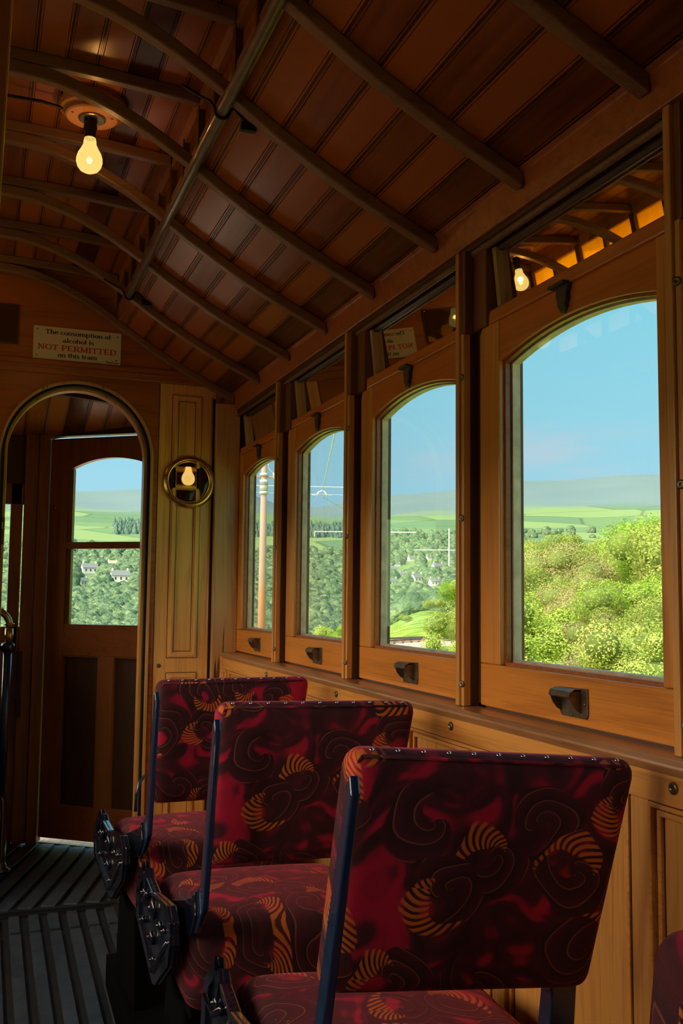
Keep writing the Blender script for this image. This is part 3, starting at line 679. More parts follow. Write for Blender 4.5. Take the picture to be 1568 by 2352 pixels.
# panel mouldings: (x0,x1,z0,z1)
def pring(x0, x1, z0, z1):
    mb = MB()
    for (d0, d1, h) in ((0, .007, .006), (.007, .020, .011), (.020, .027, .004)):
        A = [(x0+d1, z0+d1), (x1-d1, z0+d1), (x1-d1, z1-d1), (x0+d1, z1-d1)]; B = [(x0+d0, z0+d0), (x1-d0, z0+d0), (x1-d0, z1-d0), (x0+d0, z1-d0)]
        mb.strip(A, B, 'y', EY-h, EY+.001, closed=True)
    mb.build('panel_moulding', M['oak_brightened'], we, bevel=.001)
    for (a0, a1) in ((-.003, .0), (.027, .030)):
        A = [(x0+a1, z0+a1), (x1-a1, z0+a1), (x1-a1, z1-a1), (x0+a1, z1-a1)]; B = [(x0+a0, z0+a0), (x1-a0, z0+a0), (x1-a0, z1-a0), (x0+a0, z1-a0)]
        MB().strip(A, B, 'y', EY-.0012, EY+.001, closed=True).build('panel_groove', M['groove'], we)
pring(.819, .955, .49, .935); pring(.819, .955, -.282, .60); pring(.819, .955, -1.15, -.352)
MB().lathe([(0,0),(.008,0),(.0095,.002),(.008,.004),(.003,.004),(0,.003)], (.783, EY, -.318), (0,-1,0), 14).build('screw', M['bronze'], we, smooth=True)
# sliding door edge + lock in the left of the doorway
sd = empty('door_1', (.06, EY+.05, -.2), kind='structure', label='edge of the light oak sliding door with a brass lock plate')
MB().box(-.30, .098, EY+.040, EY+.068, FLZ, .80).build('door_leaf', M['oak'], sd, bevel=.002)
MB().box(.060, .0995, EY+.036, EY+.040, .215, .335).build('lock_plate', M['brass'], sd, bevel=.002)
MB().box(.078, .092, EY+.0345, EY+.0365, .285, .315).build('keyhole', M['white'], sd)

# left near partition jamb
# partition jamb close to the viewer on the left
MB().prism([(-.085,-1.6),(-.033,-1.6),(.0078,.48),(.022,1.40),(-.03,1.40)], 'y', .79, .84).build('trim_120', M['oak'], kind='structure', label='light oak post near the viewer at the left edge', bevel=.002)
mb = MB(); mb.box(-1.19, -.38, -.45, -.40, FLZ-.5, 1.52); mb.box(.42, 1.16, -.45, -.40, FLZ-.5, 1.52); mb.box(-.38, .42, -.45, -.40, .95, 1.52); mb.build('wall_light_block', M['mahog_v'], kind='structure', label='unseen partition added behind the viewer to block light from the rear')  # unseen partition added to keep light from behind off the seat backs
# left part of the shell behind, closing the body
MB().box(-1.2, 1.2, YB-.03, YB, FLZ-.2, 1.52).build('wall_back', M['mahog'], kind='structure', label='wall behind the viewer closing the saloon')
MB().box(-1.25, 1.25, YB, EY+.03, 1.53, 1.56).build('trim_121', M['dark_h'], kind='structure', label='outer roof deck over the saloon')

# ------------------------------------------------------------------ floor: saloon gangway dips away from the end wall
def fz(y): return FLZ-.079*max(0, EY-.12-y) if y < EY-.12 else FLZ
mb = MB(); ys = [YB, EY-.12, EY+.03]
mb.add([(-1.18, YB, fz(YB)-.012), (1.18, YB, fz(YB)-.012), (1.18, EY-.12, FLZ-.012), (-1.18, EY-.12, FLZ-.012), (1.18, EY+.04, FLZ-.012), (-1.18, EY+.04, FLZ-.012)], [(0,1,2,3), (3,2,4,5)])
mb.build('floor', M['floor'], kind='structure', fix=False, label='dark sloping saloon floor with raised wooden slats')
fl = empty('floor_slats', (.2, 3, -1.38), kind='structure', label='grey worn wooden slats raised on the gangway floor')
fl.name = 'floor'
sx = [(.166,.232),(.305,.371),(.445,.511)]
def slat(x0, x1, y0, y1, h=.012):
    z0, z1 = fz(y0), fz(y1)
    v = [(x0,y0,z0-.011),(x1,y0,z0-.011),(x1,y1,z1-.011),(x0,y1,z1-.011),(x0+.003,y0,z0+.004),(x1-.003,y0,z0+.004),(x1-.003,y1,z1+.004),(x0+.003,y1,z1+.004)]
    MB().add(v, [(0,1,2,3),(4,7,6,5),(0,4,5,1),(1,5,6,2),(2,6,7,3),(3,7,4,0)]).build('slat', M['slat'], fl, bevel=.002)
for k in range(-6, 7):
    a = .166+.0765*k*1.0
    if a > .56: break
    slat(a, a+.047, YB, 4.13); slat(a+.001, a+.046, 4.15, 4.31)
MB().box(-.6, .60, 4.335, 4.350, FLZ-.02, FLZ+.008).build('cross_batten', M['floor'], fl)
MB().add([(.50,3.0,fz(3)+.006),(.62,3.0,fz(3)+.006),(.62,4.40,fz(4.4)+.006),(.585,4.40,fz(4.4)+.006)], [(0,1,2,3)]).build('border_strip', M['floor'], fl)

# ------------------------------------------------------------------ end wall fittings
sg = empty('warning_sign', (.379, EY-.03, 1.125), label='cream enamel notice with black and red lettering above the arched doorway', cat='sign')
TLs, TRs, BRs, BLs = (.1857,1.1998), (.5711,1.1994), (.5726,1.0502), (.1881,1.0507)
MB().box(.187, .572, EY-.006, EY-.002, 1.0505, 1.1995).build('sign_plate', M['white'], sg, bevel=.0008)
for (x, z) in ((.203,1.184),(.556,1.181),(.203,1.066),(.553,1.071)):
    MB().lathe([(0,0),(.0036,0),(.003,.0012),(0,.0015)], (x, EY-.006, z), (0,-1,0), 10).build('screw', M['bronze'], sg, smooth=True)
# lettering drawn stroke by stroke with slab serifs
def glyphs():
    import math as m
    G = {}
    t, th = .17, .10          # stem and hair thickness, x-height .62, cap 1
    def st(x, y0, y1, w=t): return [(x-w/2, y0), (x+w/2, y0), (x+w/2, y1), (x-w/2, y1)]
    def hb(x0, x1, y, w=th): return [(x0, y-w/2), (x1, y-w/2), (x1, y+w/2), (x0, y+w/2)]
    def sf(x, y, w=.34): return [(x-w/2, y-.045), (x+w/2, y-.045), (x+w/2, y+.045), (x-w/2, y+.045)]
    def ln(x0, y0, x1, y1, w=t):
        d = m.hypot(x1-x0, y1-y0); nx, ny = -(y1-y0)/d*w/2, (x1-x0)/d*w/2
        return [(x0+nx, y0+ny), (x0-nx, y0-ny), (x1-nx, y1-ny), (x1+nx, y1+ny)]
    def arc(cx, cy, rx, ry, a0, a1, w0=t, w1=None, n=14):
        out = []
        for i in range(n):
            q = []
            for k in (i, i+1):
                a = m.radians(a0+(a1-a0)*k/n); ww = th+(t-th)*abs(m.cos(a))
                q.append(((cx+(rx-ww/2)*m.cos(a), cy+(ry-ww/2)*m.sin(a)), (cx+(rx+ww/2)*m.cos(a), cy+(ry+ww/2)*m.sin(a))))
            out.append([q[0][0], q[0][1], q[1][1], q[1][0]])
        return out
    X = .64
    G['T'] = (.78, [st(.39,0,1), hb(.02,.76,.95), st(.06,.76,.98,.08), st(.72,.76,.98,.08), sf(.39,.045,.4)])
    G['h'] = (.66, [st(.14,0,1), st(.52,0,.45), sf(.14,.04,.3), sf(.52,.04,.3), sf(.08,.96,.2)]+arc(.33,.42,.19,.2,0,170))
    G['e'] = (.56, [hb(.08,.48,.36)]+arc(.29,.32,.21,.29,0,320))
    G['c'] = (.54, arc(.29,.32,.21,.29,45,318))
    G['o'] = (.60, arc(.30,.32,.22,.29,0,360))
    G['n'] = (.66, [st(.14,0,.6), st(.52,0,.45), sf(.14,.04,.3), sf(.52,.04,.3), sf(.08,.58,.2)]+arc(.33,.42,.19,.2,0,170))
    G['m'] = (1.02, [st(.14,0,.6), st(.51,0,.45), st(.88,0,.45), sf(.14,.04,.3), sf(.51,.04,.28), sf(.88,.04,.3), sf(.08,.58,.2)]+arc(.325,.42,.185,.2,0,170)+arc(.695,.42,.185,.2,0,170))
    G['s'] = (.48, arc(.24,.47,.15,.15,30,270)+arc(.24,.18,.16,.16,90,-150))
    G['u'] = (.66, [st(.14,.2,.62), st(.52,0,.62), sf(.10,.60,.24), sf(.48,.60,.24), sf(.58,.04,.2)]+arc(.33,.22,.19,.2,180,350))
    G['p'] = (.66, [st(.14,-.3,.62), sf(.14,-.28,.34), sf(.08,.6,.2)]+arc(.36,.32,.22,.29,-160,160))
    G['t'] = (.42, [st(.20,.15,.84), hb(.03,.38,.60)]+arc(.31,.17,.12,.16,180,290))
    G['i'] = (.32, [st(.16,0,.6), sf(.16,.04,.3), sf(.1,.6,.2), st(.16,.76,.94)])
    G['f'] = (.42, [st(.16,0,.78), hb(.02,.36,.60), sf(.16,.04,.32)]+arc(.28,.78,.13,.17,180,60))
    G['a'] = (.60, [st(.46,0,.45), sf(.52,.04,.18)]+arc(.29,.44,.17,.17,0,150)+arc(.26,.19,.19,.17,0,360))
    G['l'] = (.32, [st(.16,0,1), sf(.16,.04,.3), sf(.1,.97,.2)])
    G['r'] = (.48, [st(.14,0,.6), sf(.14,.04,.32), sf(.08,.58,.2)]+arc(.32,.42,.17,.19,60,170))
    G['k'] = (.64, [st(.14,0,1), sf(.14,.04,.3), ln(.18,.28,.5,.6,.1), ln(.28,.36,.54,.04), sf(.52,.04,.24), sf(.08,.97,.2)])
    G['y'] = (.60, [ln(.12,.6,.31,.05), ln(.50,.6,.22,-.28,.1), sf(.12,.6,.26), sf(.49,.6,.24)])
    G['N'] = (.92, [st(.18,0,1,.12), st(.74,0,1,.12), ln(.18,.95,.74,.05,.2), sf(.18,.045,.34), sf(.74,.955,.34), sf(.12,.955,.24)])
    G['O'] = (.90, arc(.45,.5,.33,.46,0,360,n=24))
    G['P'] = (.76, [st(.20,0,1,.2), sf(.20,.045,.38), hb(.08,.45,.95), hb(.2,.45,.45)]+arc(.44,.70,.21,.25,-90,90))
    G['E'] = (.78, [st(.20,0,1,.2), hb(.06,.70,.95), hb(.06,.72,.05), hb(.2,.55,.5), st(.68,.76,.98,.08), st(.70,.02,.26,.08), st(.55,.40,.60,.07)])
    G['R'] = (.86, [st(.20,0,1,.2), sf(.20,.045,.38), hb(.08,.45,.95), hb(.2,.45,.48), ln(.46,.46,.72,.06,.19), sf(.75,.045,.24)]+arc(.44,.71,.21,.24,-90,90))
    G['M'] = (1.06, [st(.18,0,1,.12), st(.86,0,1,.2), ln(.18,.95,.52,.08,.18), ln(.86,.95,.52,.08,.10), sf(.18,.045,.32), sf(.86,.045,.38), sf(.14,.955,.24), sf(.9,.955,.28)])
    G['I'] = (.42, [st(.21,0,1,.2), sf(.21,.045,.38), sf(.21,.955,.38)])
    G['D'] = (.90, [st(.20,0,1,.2), hb(.06,.42,.95), hb(.06,.42,.05)]+arc(.42,.5,.33,.45,-90,90,n=18))
    G[' '] = (.34, [])
    return G
GLY = glyphs()
def text(s, xc, zb, width, h, mat, slant=0):
    tot = sum(GLY[c][0] for c in s); k = width/tot; x = xc-width/2; mb = MB(); zq = 0
    for c in s:
        adv, polys = GLY[c]
        for i, p in enumerate(polys):
            yy = EY-.0064-.00002*(i % 7)
            mb.add([(x+(px+slant*pz)*k, yy, zb+pz*h) for px, pz in p], [tuple(range(len(p)))])
        x += adv*k
    return mb.build('lettering', mat, sg, fix=False)
text('The consumption of', .3816, 1.1667, .290, .0203, M['black'])
text('alcohol is', .3820, 1.1324, .138, .0195, M['black'])
text('NOT PERMITTED', .3790, 1.0940, .347, .0250, M['red'])
text('on this tram', .3799, 1.0650, .173, .0200, M['black'])
text('Thank you', .5330, 1.0560, .061, .0100, M['black'], slant=.15)
# dark framed notice left of the sign
pq = empty('framed_notice', (.02, EY-.02, 1.20), label='dark glazed notice in a thin brown frame left of the cream sign', cat='notice')
MB().box(-.19, .122, EY-.010, EY-.002, 1.105, 1.284).build('backing', M['dark_h'], pq, bevel=.002)
MB().box(-.182, .114, EY-.0125, EY-.0105, 1.112, 1.277).build('pane', plain('notice_glass', (.07,.028,.010), .04, coat=1), pq)
for (x, z) in ((.112,1.272),(.112,1.117)):
    MB().lathe([(0,0),(.003,0),(.0025,.0015),(0,.002)], (x, EY-.0127, z), (0,-1,0), 8).build('screw', M['brass'], pq)

# porthole lamp
LX, LZ = .9035, .529
lp = empty('porthole_lamp', (LX, EY, LZ), label='round brass porthole lamp with a lit bulb on the end wall panel', cat='lamp')
c = (LX, EY, LZ)
MB().lathe([(.100,.0),(.124,.0),(.125,.006),(.120,.014),(.112,.020),(.103,.022),(.099,.018),(.100,.010),(.094,.006),(.090,.002),(.090,.0)], c, (0,-1,0), 56).build('rim', M['brass'], lp, smooth=True)
MB().lathe([(.092,.001),(.090,.004)]+[(.088*math.cos(math.radians(a)), .004-.055*math.sin(math.radians(a))*-0-.0) for a in ()]+[(.0,.004)], (LX, EY+.001, LZ), (0,-1,0), 40)
MB().lathe([(.098,.004),(.085,.006),(.060,.0065),(.03,.0068),(0,.007)], c, (0,-1,0), 40).build('pane', M['lamp_glass'], lp, smooth=True)
# bowl behind (recess drawn proud of the board, so the bulb sits inside)
MB().lathe([(.090,.0035),(.088,.002),(.05,.0012),(0,.001)], c, (0,-1,0), 40).build('reflector', plain('lamp_reflector', (.16,.05,.02), .12, .85), lp, smooth=True)
hb_ = MB().lathe([(.0,.0),(.003,.0),(.004,.003),(.002,.005),(0,.005)], (LX-.112, EY-.018, LZ-.002), (0,-1,0), 10).build('screw', M['brass'], lp, smooth=True)
BULB = [(.0,.0),(.012,.0),(.0165,.002),(.0185,.010),(.0195,.022),(.026,.036),(.034,.050),(.0382,.064),(.0388,.076),(.035,.090),(.027,.101),(.015,.1075),(.0,.110)]
bb = MB().lathe([(r*.80, h*.80) for r, h in BULB], (LX-.008, EY-.014, LZ+.070), (0,.02,-1), 26)
cy = EY-.012
bb.v = [(x, cy+(y-cy)*.35-.004, z) for x, y, z in bb.v]
bb.build('bulb', M['bulb_dim'], lp, smooth=True)

# pendant bulbs under the raised roof
def pendant():
    L = empty('ceiling_lamp', (.262, 2.915, 1.47), label='bare lit bulb in a black holder hanging from a round wooden rose near the viewer', cat='lamp')
    x, y = .262, 2.915
    MB().lathe([(0,.03),(.098,.03),(.102,.012),(.098,.0),(.085,-.006),(.0,-.006)], (x+.008, y, 1.452), (0,0,1), 40).build('outer_rose', M['oak_x'], L, smooth=False, bevel=.002)
    MB().lathe([(0,.012),(.080,.012),(.080,-.010),(.074,-.014),(0,-.014)], (x+.004, y, 1.446), (0,0,1), 40).build('ceiling_rose', M['oak_x'], L, bevel=.002)
    MB().lathe([(0,.004),(.040,.004),(.040,-.002),(.036,-.004),(0,-.004)], (x+.004, y, 1.430), (0,0,1), 30).build('metal_plate', M['bronze'], L, smooth=False)
    MB().lathe([(0,.0),(.019,.0),(.020,-.010),(.0185,-.016),(.020,-.020),(.020,-.028),(.0165,-.032),(.016,-.052),(.014,-.060),(0,-.060)], (x, y, 1.427), (0,0,1), 22).build('bulb_holder', M['iron'], L, smooth=True)
    MB().lathe(BULB, (x, y, 1.371), (0,0,-1), 30).build('bulb', M['bulb'], L, smooth=True)
    MB().lathe([(0,-.010),(.006,-.008),(.010,0),(.006,.008),(0,.010)], (x, y, 1.300), (0,0,1), 14).build('filament', M['hot'], L, smooth=True)
    li = bpy.data.lights.new('filament_light', 'POINT'); li.energy = 1.1; li.color = (1,.42,.10); li.shadow_soft_size = .012
    lo_ = bpy.data.objects.new('filament_light', li); COL.objects.link(lo_); lo_.parent = L; lo_.location = Vector((x, y, 1.318))-L.location
    for dx in (-.055, .06):
        MB().lathe([(0,0),(.004,0),(.003,-.002),(0,-.002)], (x+dx, y-.02, 1.432), (0,0,1), 10).build('screw', M['bronze'], L)
    return L
P1 = pendant()
dup(P1, loc=(-.262, 4.12, 1.455), label='bare lit bulb by the end wall, reflected in the nearest quarter light')
# cable to the lamp
MB().tube([(-.5,2.92,1.44),(-.1,2.90,1.44),(.03,2.90,1.45),(.12,2.91,1.455),(.18,2.915,1.448)], .005, 8).build('lamp_cable', M['iron'], smooth=True, label='black cable running to the ceiling rose of the near bulb', cat='cable')

# pole under the ribs with hooked iron brackets
hp = empty('ceiling_pole', (.53, 2.2, 1.215), label='long round brown pole hung below the ribs along the raised roof', cat='pole')
mb = MB(); pts = [(.53, YB+.02, 1.222)]+[(.53, y, 1.222) for y in (0,1,2,3)]+[(.53, 3.97, 1.222)]
mb.tube(pts, .0155, 16).build('pole', M['pipe'], hp, smooth=True)
MB().tube([(.53,3.97,1.222),(.53,3.985,1.222),(.53,4.0,1.235)], [.0155,.012,.006], 12).build('tapered_end', M['pipe'], hp, smooth=True)
for yb in (RIBY[5]+.055, RIBY[1]-.06, RIBY[9]+.05):
    pp = [(.43, yb+.02, 1.283), (.475, yb+.012, 1.258), (.500, yb+.004, 1.246), (.512, yb, 1.228)]
    pp += [(.53-.0185*math.cos(a), yb, 1.222-.0185*math.sin(a)) for a in [math.pi*k/10 for k in range(0, 10)]]
    pp += [(.552, yb, 1.230), (.562, yb+.004, 1.238), (.58, yb+.012, 1.228), (.612, yb+.02, 1.204)]
    MB().tube(pp, .0042, 8).build('bracket', M['iron'], hp, smooth=True)
    MB().box(.585, .625, yb+.012, yb+.03, 1.192, 1.214, M=Matrix.Translation((0,0,0))).build('bracket_foot', M['iron'], hp, bevel=.002)

# ------------------------------------------------------------------ seats
def make_seat():
    R_ = empty('tram_seat', (0,0,0), cat='seat', label='seat', group=None)
    # local frame: x across, y forward (away from the viewer), z up; y=0 is the top rear edge of the backrest
    cu_ = rbox(.478, .998, .075, .595, -.965, -.775, .055, 8, crown=.022).build('seat_cushion', M['moquette'], R_, smooth=True)
    mb = rbox(.514, 1.002, -.010, .062, -.628, -.252, .030, 9)
    mb.v = [(x-max(0, -.252-z)*.10*max(0, (x-.6)/.4), y+(-.252-z)*.16-.0, z) for x, y, z in mb.v]
    bk = mb.build('backrest', M['moquette'], R_, smooth=True)
    for k in range(11):
        x = .548+k*.0415
        MB().lathe([(0,0),(.0042,0),(.0036,.002),(.0018,.0034),(0,.0038)], (x, .006, -.2545), (0,-.5,1), 10).build('stud', M['chrome'], bk, smooth=True)
    mb = MB(); mb.tube([(.532,-.004,-.262),(.972,-.004,-.262)], .0028, 6); mb.tube([(.532,-.004,-.262),(.518,.02,-.30),(.516,.05,-.61)], .0028, 6)
    mb.build('piping', M['moquette'], bk, smooth=True)
    # side arm on the gangway side
    mb = MB()
    mb.prism([(-.094,-.276),(-.078,-.290),(-.010,-.640),(.062,-.690),(.360,-.782),(.380,-.815),(.345,-.845),(.030,-.762),(-.045,-.690),(-.108,-.300)], 'x', .486, .500)
    mb.build('side_arm', M['blue'], R_, bevel=.003)
    mb = MB(); mb.prism([(.020,-.668),(.048,-.690),(.30,-.765),(.300,-.840),(.05,-.775),(.000,-.715)], 'x', .478, .488); mb.build('arm_web', M['navy'], R_, bevel=.003)
    MB().prism([(.072,-.57),(.105,-.57),(.115,-.70),(.15,-1.0),(.08,-1.0),(.072,-.70)], 'x', .905, .950).build('side_arm', M['blue'], R_, bevel=.003)
    # cast side frame
    prof = [(.47,-.755),(.505,-.738),(.530,-.780),(.560,-.735),(.590,-.770),(.640,-.800),(.655,-.850),(.640,-.900),(.30,-.962),(.262,-.952),(.095,-.850),(.075,-.800),(.085,-.752),(.13,-.728),(.25,-.745),(.36,-.762)]
    fr = MB().prism(prof, 'x', .446, .462).build('side_frame', M['navy'], R_, bevel=.004)
    c0 = Vector((.36,-.835)); inner_ = [tuple(c0+(Vector(p)-c0)*.84) for p in prof]
    MB().strip(inner_, prof, 'x', .438, .447, closed=True).build('frame_edge', M['navy'], fr, bevel=.003)
    for (yy, zz, r) in ((.355,-.800,.026),(.355,-.870,.018),(.22,-.800,.012),(.50,-.800,.012),(.30,-.905,.009),(.50,-.870,.009),(.15,-.79,.008)):
        MB().lathe([(0,0),(r,0),(r,.008),(r*.7,.012),(r*.35,.012),(r*.3,.017),(0,.017)], (.446, yy, zz), (-1,0,0), 14).build('bolt', M['navy'], fr, smooth=True, bevel=0)
    for q_ in ([(.440,.10,-.80),(.437,.2,-.865),(.437,.30,-.93)], [(.440,.62,-.83),(.437,.5,-.82),(.437,.42,-.78)]): MB().tube(q_, .007, 8).build('cast_rib', M['navy'], fr, smooth=True)
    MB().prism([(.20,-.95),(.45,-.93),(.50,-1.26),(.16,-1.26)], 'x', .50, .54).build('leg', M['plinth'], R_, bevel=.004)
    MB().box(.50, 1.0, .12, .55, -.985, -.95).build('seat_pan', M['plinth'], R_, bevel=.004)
    return R_
labs = ['farthest of the red moquette seats, nearest the end wall', 'middle red moquette seat with a dark blue side arm, second from the end wall',
        'large red patterned seat whose backrest fills the lower right', 'red seat closest to the viewer, only its corner in the bottom right']
s0 = make_seat(); GP = 'red moquette tram seats along the right wall'
def put(o, y, rz=0, ry=0, dx=0, dz=0):
    # rotate about the middle of the backrest's top edge
    piv = Vector((.757, 0, -.252)); Mx = Matrix.Translation(Vector((.757+dx, y, -.252+dz))) @ Matrix.Rotation(ry, 4, 'Y') @ Matrix.Rotation(rz, 4, 'Z') @ Matrix.Translation(-piv)
    o.location = Mx.to_translation(); o.rotation_euler = Mx.to_euler()
s1 = dup(s0, label=labs[1]); s2 = dup(s0, label=labs[2]); s3 = dup(s0, label=labs[3]); s0['label'] = labs[0]
for o in (s0, s1, s2, s3): o['group'] = GP
put(s0, 2.955, rz=math.radians(2.0)); put(s1, 2.175, rz=math.radians(-1.5), ry=math.radians(1.0), dx=.004, dz=.008); put(s2, 1.352, rz=math.radians(-4.5), ry=math.radians(4.2), dz=.012, dx=.012); put(s3, .60, dx=-.012)
# heater plinth below the seats, near-black in place of the shade there
MB().box(.475, 1.068, YB+.05, 3.62, -1.46, -1.262).build('seat_plinth', M['plinth'], label='box plinth under the row of red seats, blackened for the shade there', cat='plinth')

# ------------------------------------------------------------------ vestibule beyond the arch
def vz(y, x): return 1.135-.255*(y-EY)-.10*x*x
mb = MB(); xs = [-1.2+i*.12 for i in range(21)]; ysv = [EY+.03+i*.11 for i in range(13)]
ycl = lambda x, y: min(y, 5.54 if x < P0.x else P0.y+(x-P0.x)*dd.y/dd.x+.02)
P0 = Vector((.368, 5.51)); dd = Vector((.79, -.613)).normalized()
v = [(x, ycl(x, y), vz(ycl(x, y), x)) for y in ysv for x in xs]; f = [(j*21+i, j*21+i+1, (j+1)*21+i+1, (j+1)*21+i) for j in range(12) for i in range(20)]
mb.add(v, f).build('ceiling', M['ceil2'], kind='structure', fix=False, label='boarded ceiling of the driving platform sloping down to the front')
for k, yy in enumerate((4.90,)):
    mb = MB(); mb.strip([(x, vz(yy, x)-.045) for x in xs], [(x, vz(yy, x)) for x in xs], 'y', yy-.02, yy+.02); mb.build('trim_%d' % (130+k), M['dark_h'], kind='structure', label='dark curved rib under the platform ceiling')
MB().box(-1.25, 1.25, EY+.03, 6.05, 1.16, 1.2).build('trim_133', M['dark_h'], kind='structure', label='outer roof deck over the driving platform')
MB().box(-1.2, 1.2, EY+.03, 5.60, FLZ-.05, FLZ-.012).build('floor', M['floor'], kind='structure', label='dark platform floor beyond the arch')
ps = empty('floor', (.3, 4.9, FLZ), kind='structure', label='diagonal wooden slats on the platform floor beyond the arch')
a = math.radians(18.2); dv, nv = Vector((math.sin(a), math.cos(a))), Vector((math.cos(a), -math.sin(a)))
P0 = Vector((.368, 5.51)); dd = Vector((.79, -.613)).normalized(); dn = Vector((-dd.y, dd.x))   # door facet; dn points outward
base = Vector((.0, 4.53))
for k in range(-3, 11):
    s = k*.088
    # clip between the threshold (y=4.40) and the front facets
    o_ = base+nv*s; t0 = (4.40-o_.y)/dv.y; 
    t1 = ((P0-o_).dot(dn)-.012)/dv.dot(dn); t1 = min(t1, (5.53-o_.y)/dv.y)
    if t1 < t0+.05: continue
    A = o_+dv*t0; B = o_+dv*t1; hw = nv*.030
    if A.x < -.3: continue
    mb = MB(); q = [(A-hw), (A+hw), (B+hw), (B-hw)]
    mb.prism([(p_.x, p_.y) for p_ in q], 'z', FLZ-.012, FLZ+.002).build('slat', M['slat'], ps, bevel=.002)
MB().box(-.6, .72, 4.325, 4.42, FLZ-.02, FLZ-.004).build('threshold', M['floor'], ps)
# door facet (local s along dd, z)
def D(s, z, d=0): p_ = P0+dd*s+dn*d; return (p_.x, p_.y, z)
DM = Matrix(((dd.x, dn.x, 0, P0.x), (dd.y, dn.y, 0, P0.y), (0, 0, 1, 0), (0, 0, 0, 1)))
fd = empty('door_2', (P0.x+dd.x*.35, P0.y+dd.y*.35, -.2), kind='structure', label='panelled front platform door with an arched window seen through the arch')
sl_, sr_ = -.025, .737
dz0, dz1 = -1.283, .850
def atop(s0, s1, zs, sag, n=14): return arch_top(s0, s1, zs, sag, n)
tp = atop(.088, .617, .674, .063)
MB().strip(tp, [(s, dz1) for s, z in tp], 'y', 0, .035, M=DM)
def dprism(mb, prof, d0, d1):   # prof in (s,z)
    n = len(prof); v = [D(s, z, d0) for s, z in prof]+[D(s, z, d1) for s, z in prof]
    mb.add(v, [tuple(range(n))[::-1], tuple(range(n, 2*n))]+[(i, (i+1) % n, n+(i+1) % n, n+i) for i in range(n)]); return mb
def dbox(mb, s0, s1, z0, z1, d0=0, d1=.035): return dprism(mb, [(s0,z0),(s1,z0),(s1,z1),(s0,z1)], d0, d1)
mb = MB()
for (a_, b_) in zip(tp, tp[1:]): dprism(mb, [b_, a_, (a_[0], dz1), (b_[0], dz1)], 0, .035)
mb.build('top_rail', M['mahog_v'], fd)
dbox(MB(), sl_, .088, dz0, dz1).build('stile', M['mahog_v'], fd, bevel=.002); dbox(MB(), .617, sr_, dz0, dz1).build('stile', M['mahog_v'], fd, bevel=.002)
dbox(MB(), .088, .617, .246, .283).build('glazing_rail', M['mahog'], fd, bevel=.003)
dbox(MB(), .088, .617, -.324, -.158).build('lock_rail', M['mahog'], fd, bevel=.002)
dbox(MB(), .308, .397, -1.115, -.324).build('muntin', M['mahog_v'], fd, bevel=.002)
dbox(MB(), .088, .617, dz0, -1.115).build('bottom_rail', M['mahog'], fd, bevel=.002)
for (s0_, s1_) in ((.088,.308),(.397,.617)):
    dbox(MB(), s0_, s1_, -1.115, -.324, .016, .024).build('door_panel', M['dark_v'], fd)  # dark wood carries the shading that falls low on the door
    mb = MB()
    for (a_, b_, c_, e_) in ((s0_, s1_, -.332, -.324), (s0_, s1_, -1.115, -1.107), (s0_, s0_+.008, -1.115, -.324), (s1_-.008, s1_, -1.115, -.324)): dbox(mb, a_, b_, c_, e_, .004, .02)
    mb.build('panel_moulding', M['mahog_v'], fd)
for (z0_, z1_) in ((-.158,.246),(.283,.74)):
    dbox(MB(), .086, .619, z0_, z1_, .020, .023).build('pane', M['glass'], fd)
mb = MB()
dbox(mb, .088, .112, -.158, .246, .012, .034); dbox(mb, .088, .112, .283, .68, .012, .034)
mb.build('glazing_bead', plain('ochre_bead', (.34,.22,.03), .5), fd)
MB().lathe([(0,0),(.008,0),(.011,.004),(.008,.008),(0,.009)], D(.012,.47,-.0), (-dn.x,-dn.y,0), 14).build('knob', M['brass'], fd, smooth=True)
mb = MB(); dbox(mb, -.02, .74, .862, .935, -.012, .05); mb.build('trim_140', M['dark_h'], kind='structure', label='dark header board over the front platform door', bevel=.003)
mb = MB(); dbox(mb, -.02, .80, .93, 1.20, .02, .05); mb.build('trim_146', M['dark_h'], kind='structure', label='boarding above the front door header')
# posts beside the door and the centre facet with its window
mb = MB(); dprism(mb, [(-.095,FLZ),(-.034,FLZ),(-.034,1.2),(-.095,1.2)], -.012, .04); mb.build('trim_141', M['mahog_v'], kind='structure', label='corner post left of the front platform door', bevel=.003)
MB().box(.215, .285, 5.52, 5.58, FLZ, 1.2).build('trim_142', M['mahog_v'], kind='structure', label='inner post between front door and windscreen', bevel=.003)
MB().box(.285, .34, 5.50, 5.57, FLZ, 1.2).build('trim_147', M['mahog_v'], kind='structure', label='narrow post beside the front door post', bevel=.003)
wf = empty('window_30', (-.2, 5.56, .15), kind='structure', label='tall windscreen of the driving platform at the left of the arch')
mb = MB(); mb.box(-1.2, .215, 5.55, 5.59, .485, .60); mb.box(-1.2, .215, 5.55, 5.59, -.30, -.175); mb.box(.148, .205, 5.55, 5.59, -.3, .6); mb.box(-.62, -.56, 5.55, 5.59, -.3, .6); mb.box(-1.2, -1.12, 5.55, 5.59, -.3, .6)
mb.build('frame', M['mahog_v'], wf, bevel=.003)
MB().box(-1.12, .15, 5.565, 5.569, -.18, .49).build('pane', M['glass'], wf)
MB().box(.2045, .2105, 5.545, 5.55, -.3, .575).build('edge_bead', M['oak'], wf)
MB().box(-1.2, .215, 5.56, 5.60, .60, 1.2).build('trim_143', M['dark_v'], kind='structure', label='dark boarding above the windscreen')
MB().box(-1.2, .215, 5.56, 5.60, FLZ-.05, -.30).build('wall_9', M['mahog_v'], kind='structure', label='dark panelled apron below the windscreen')
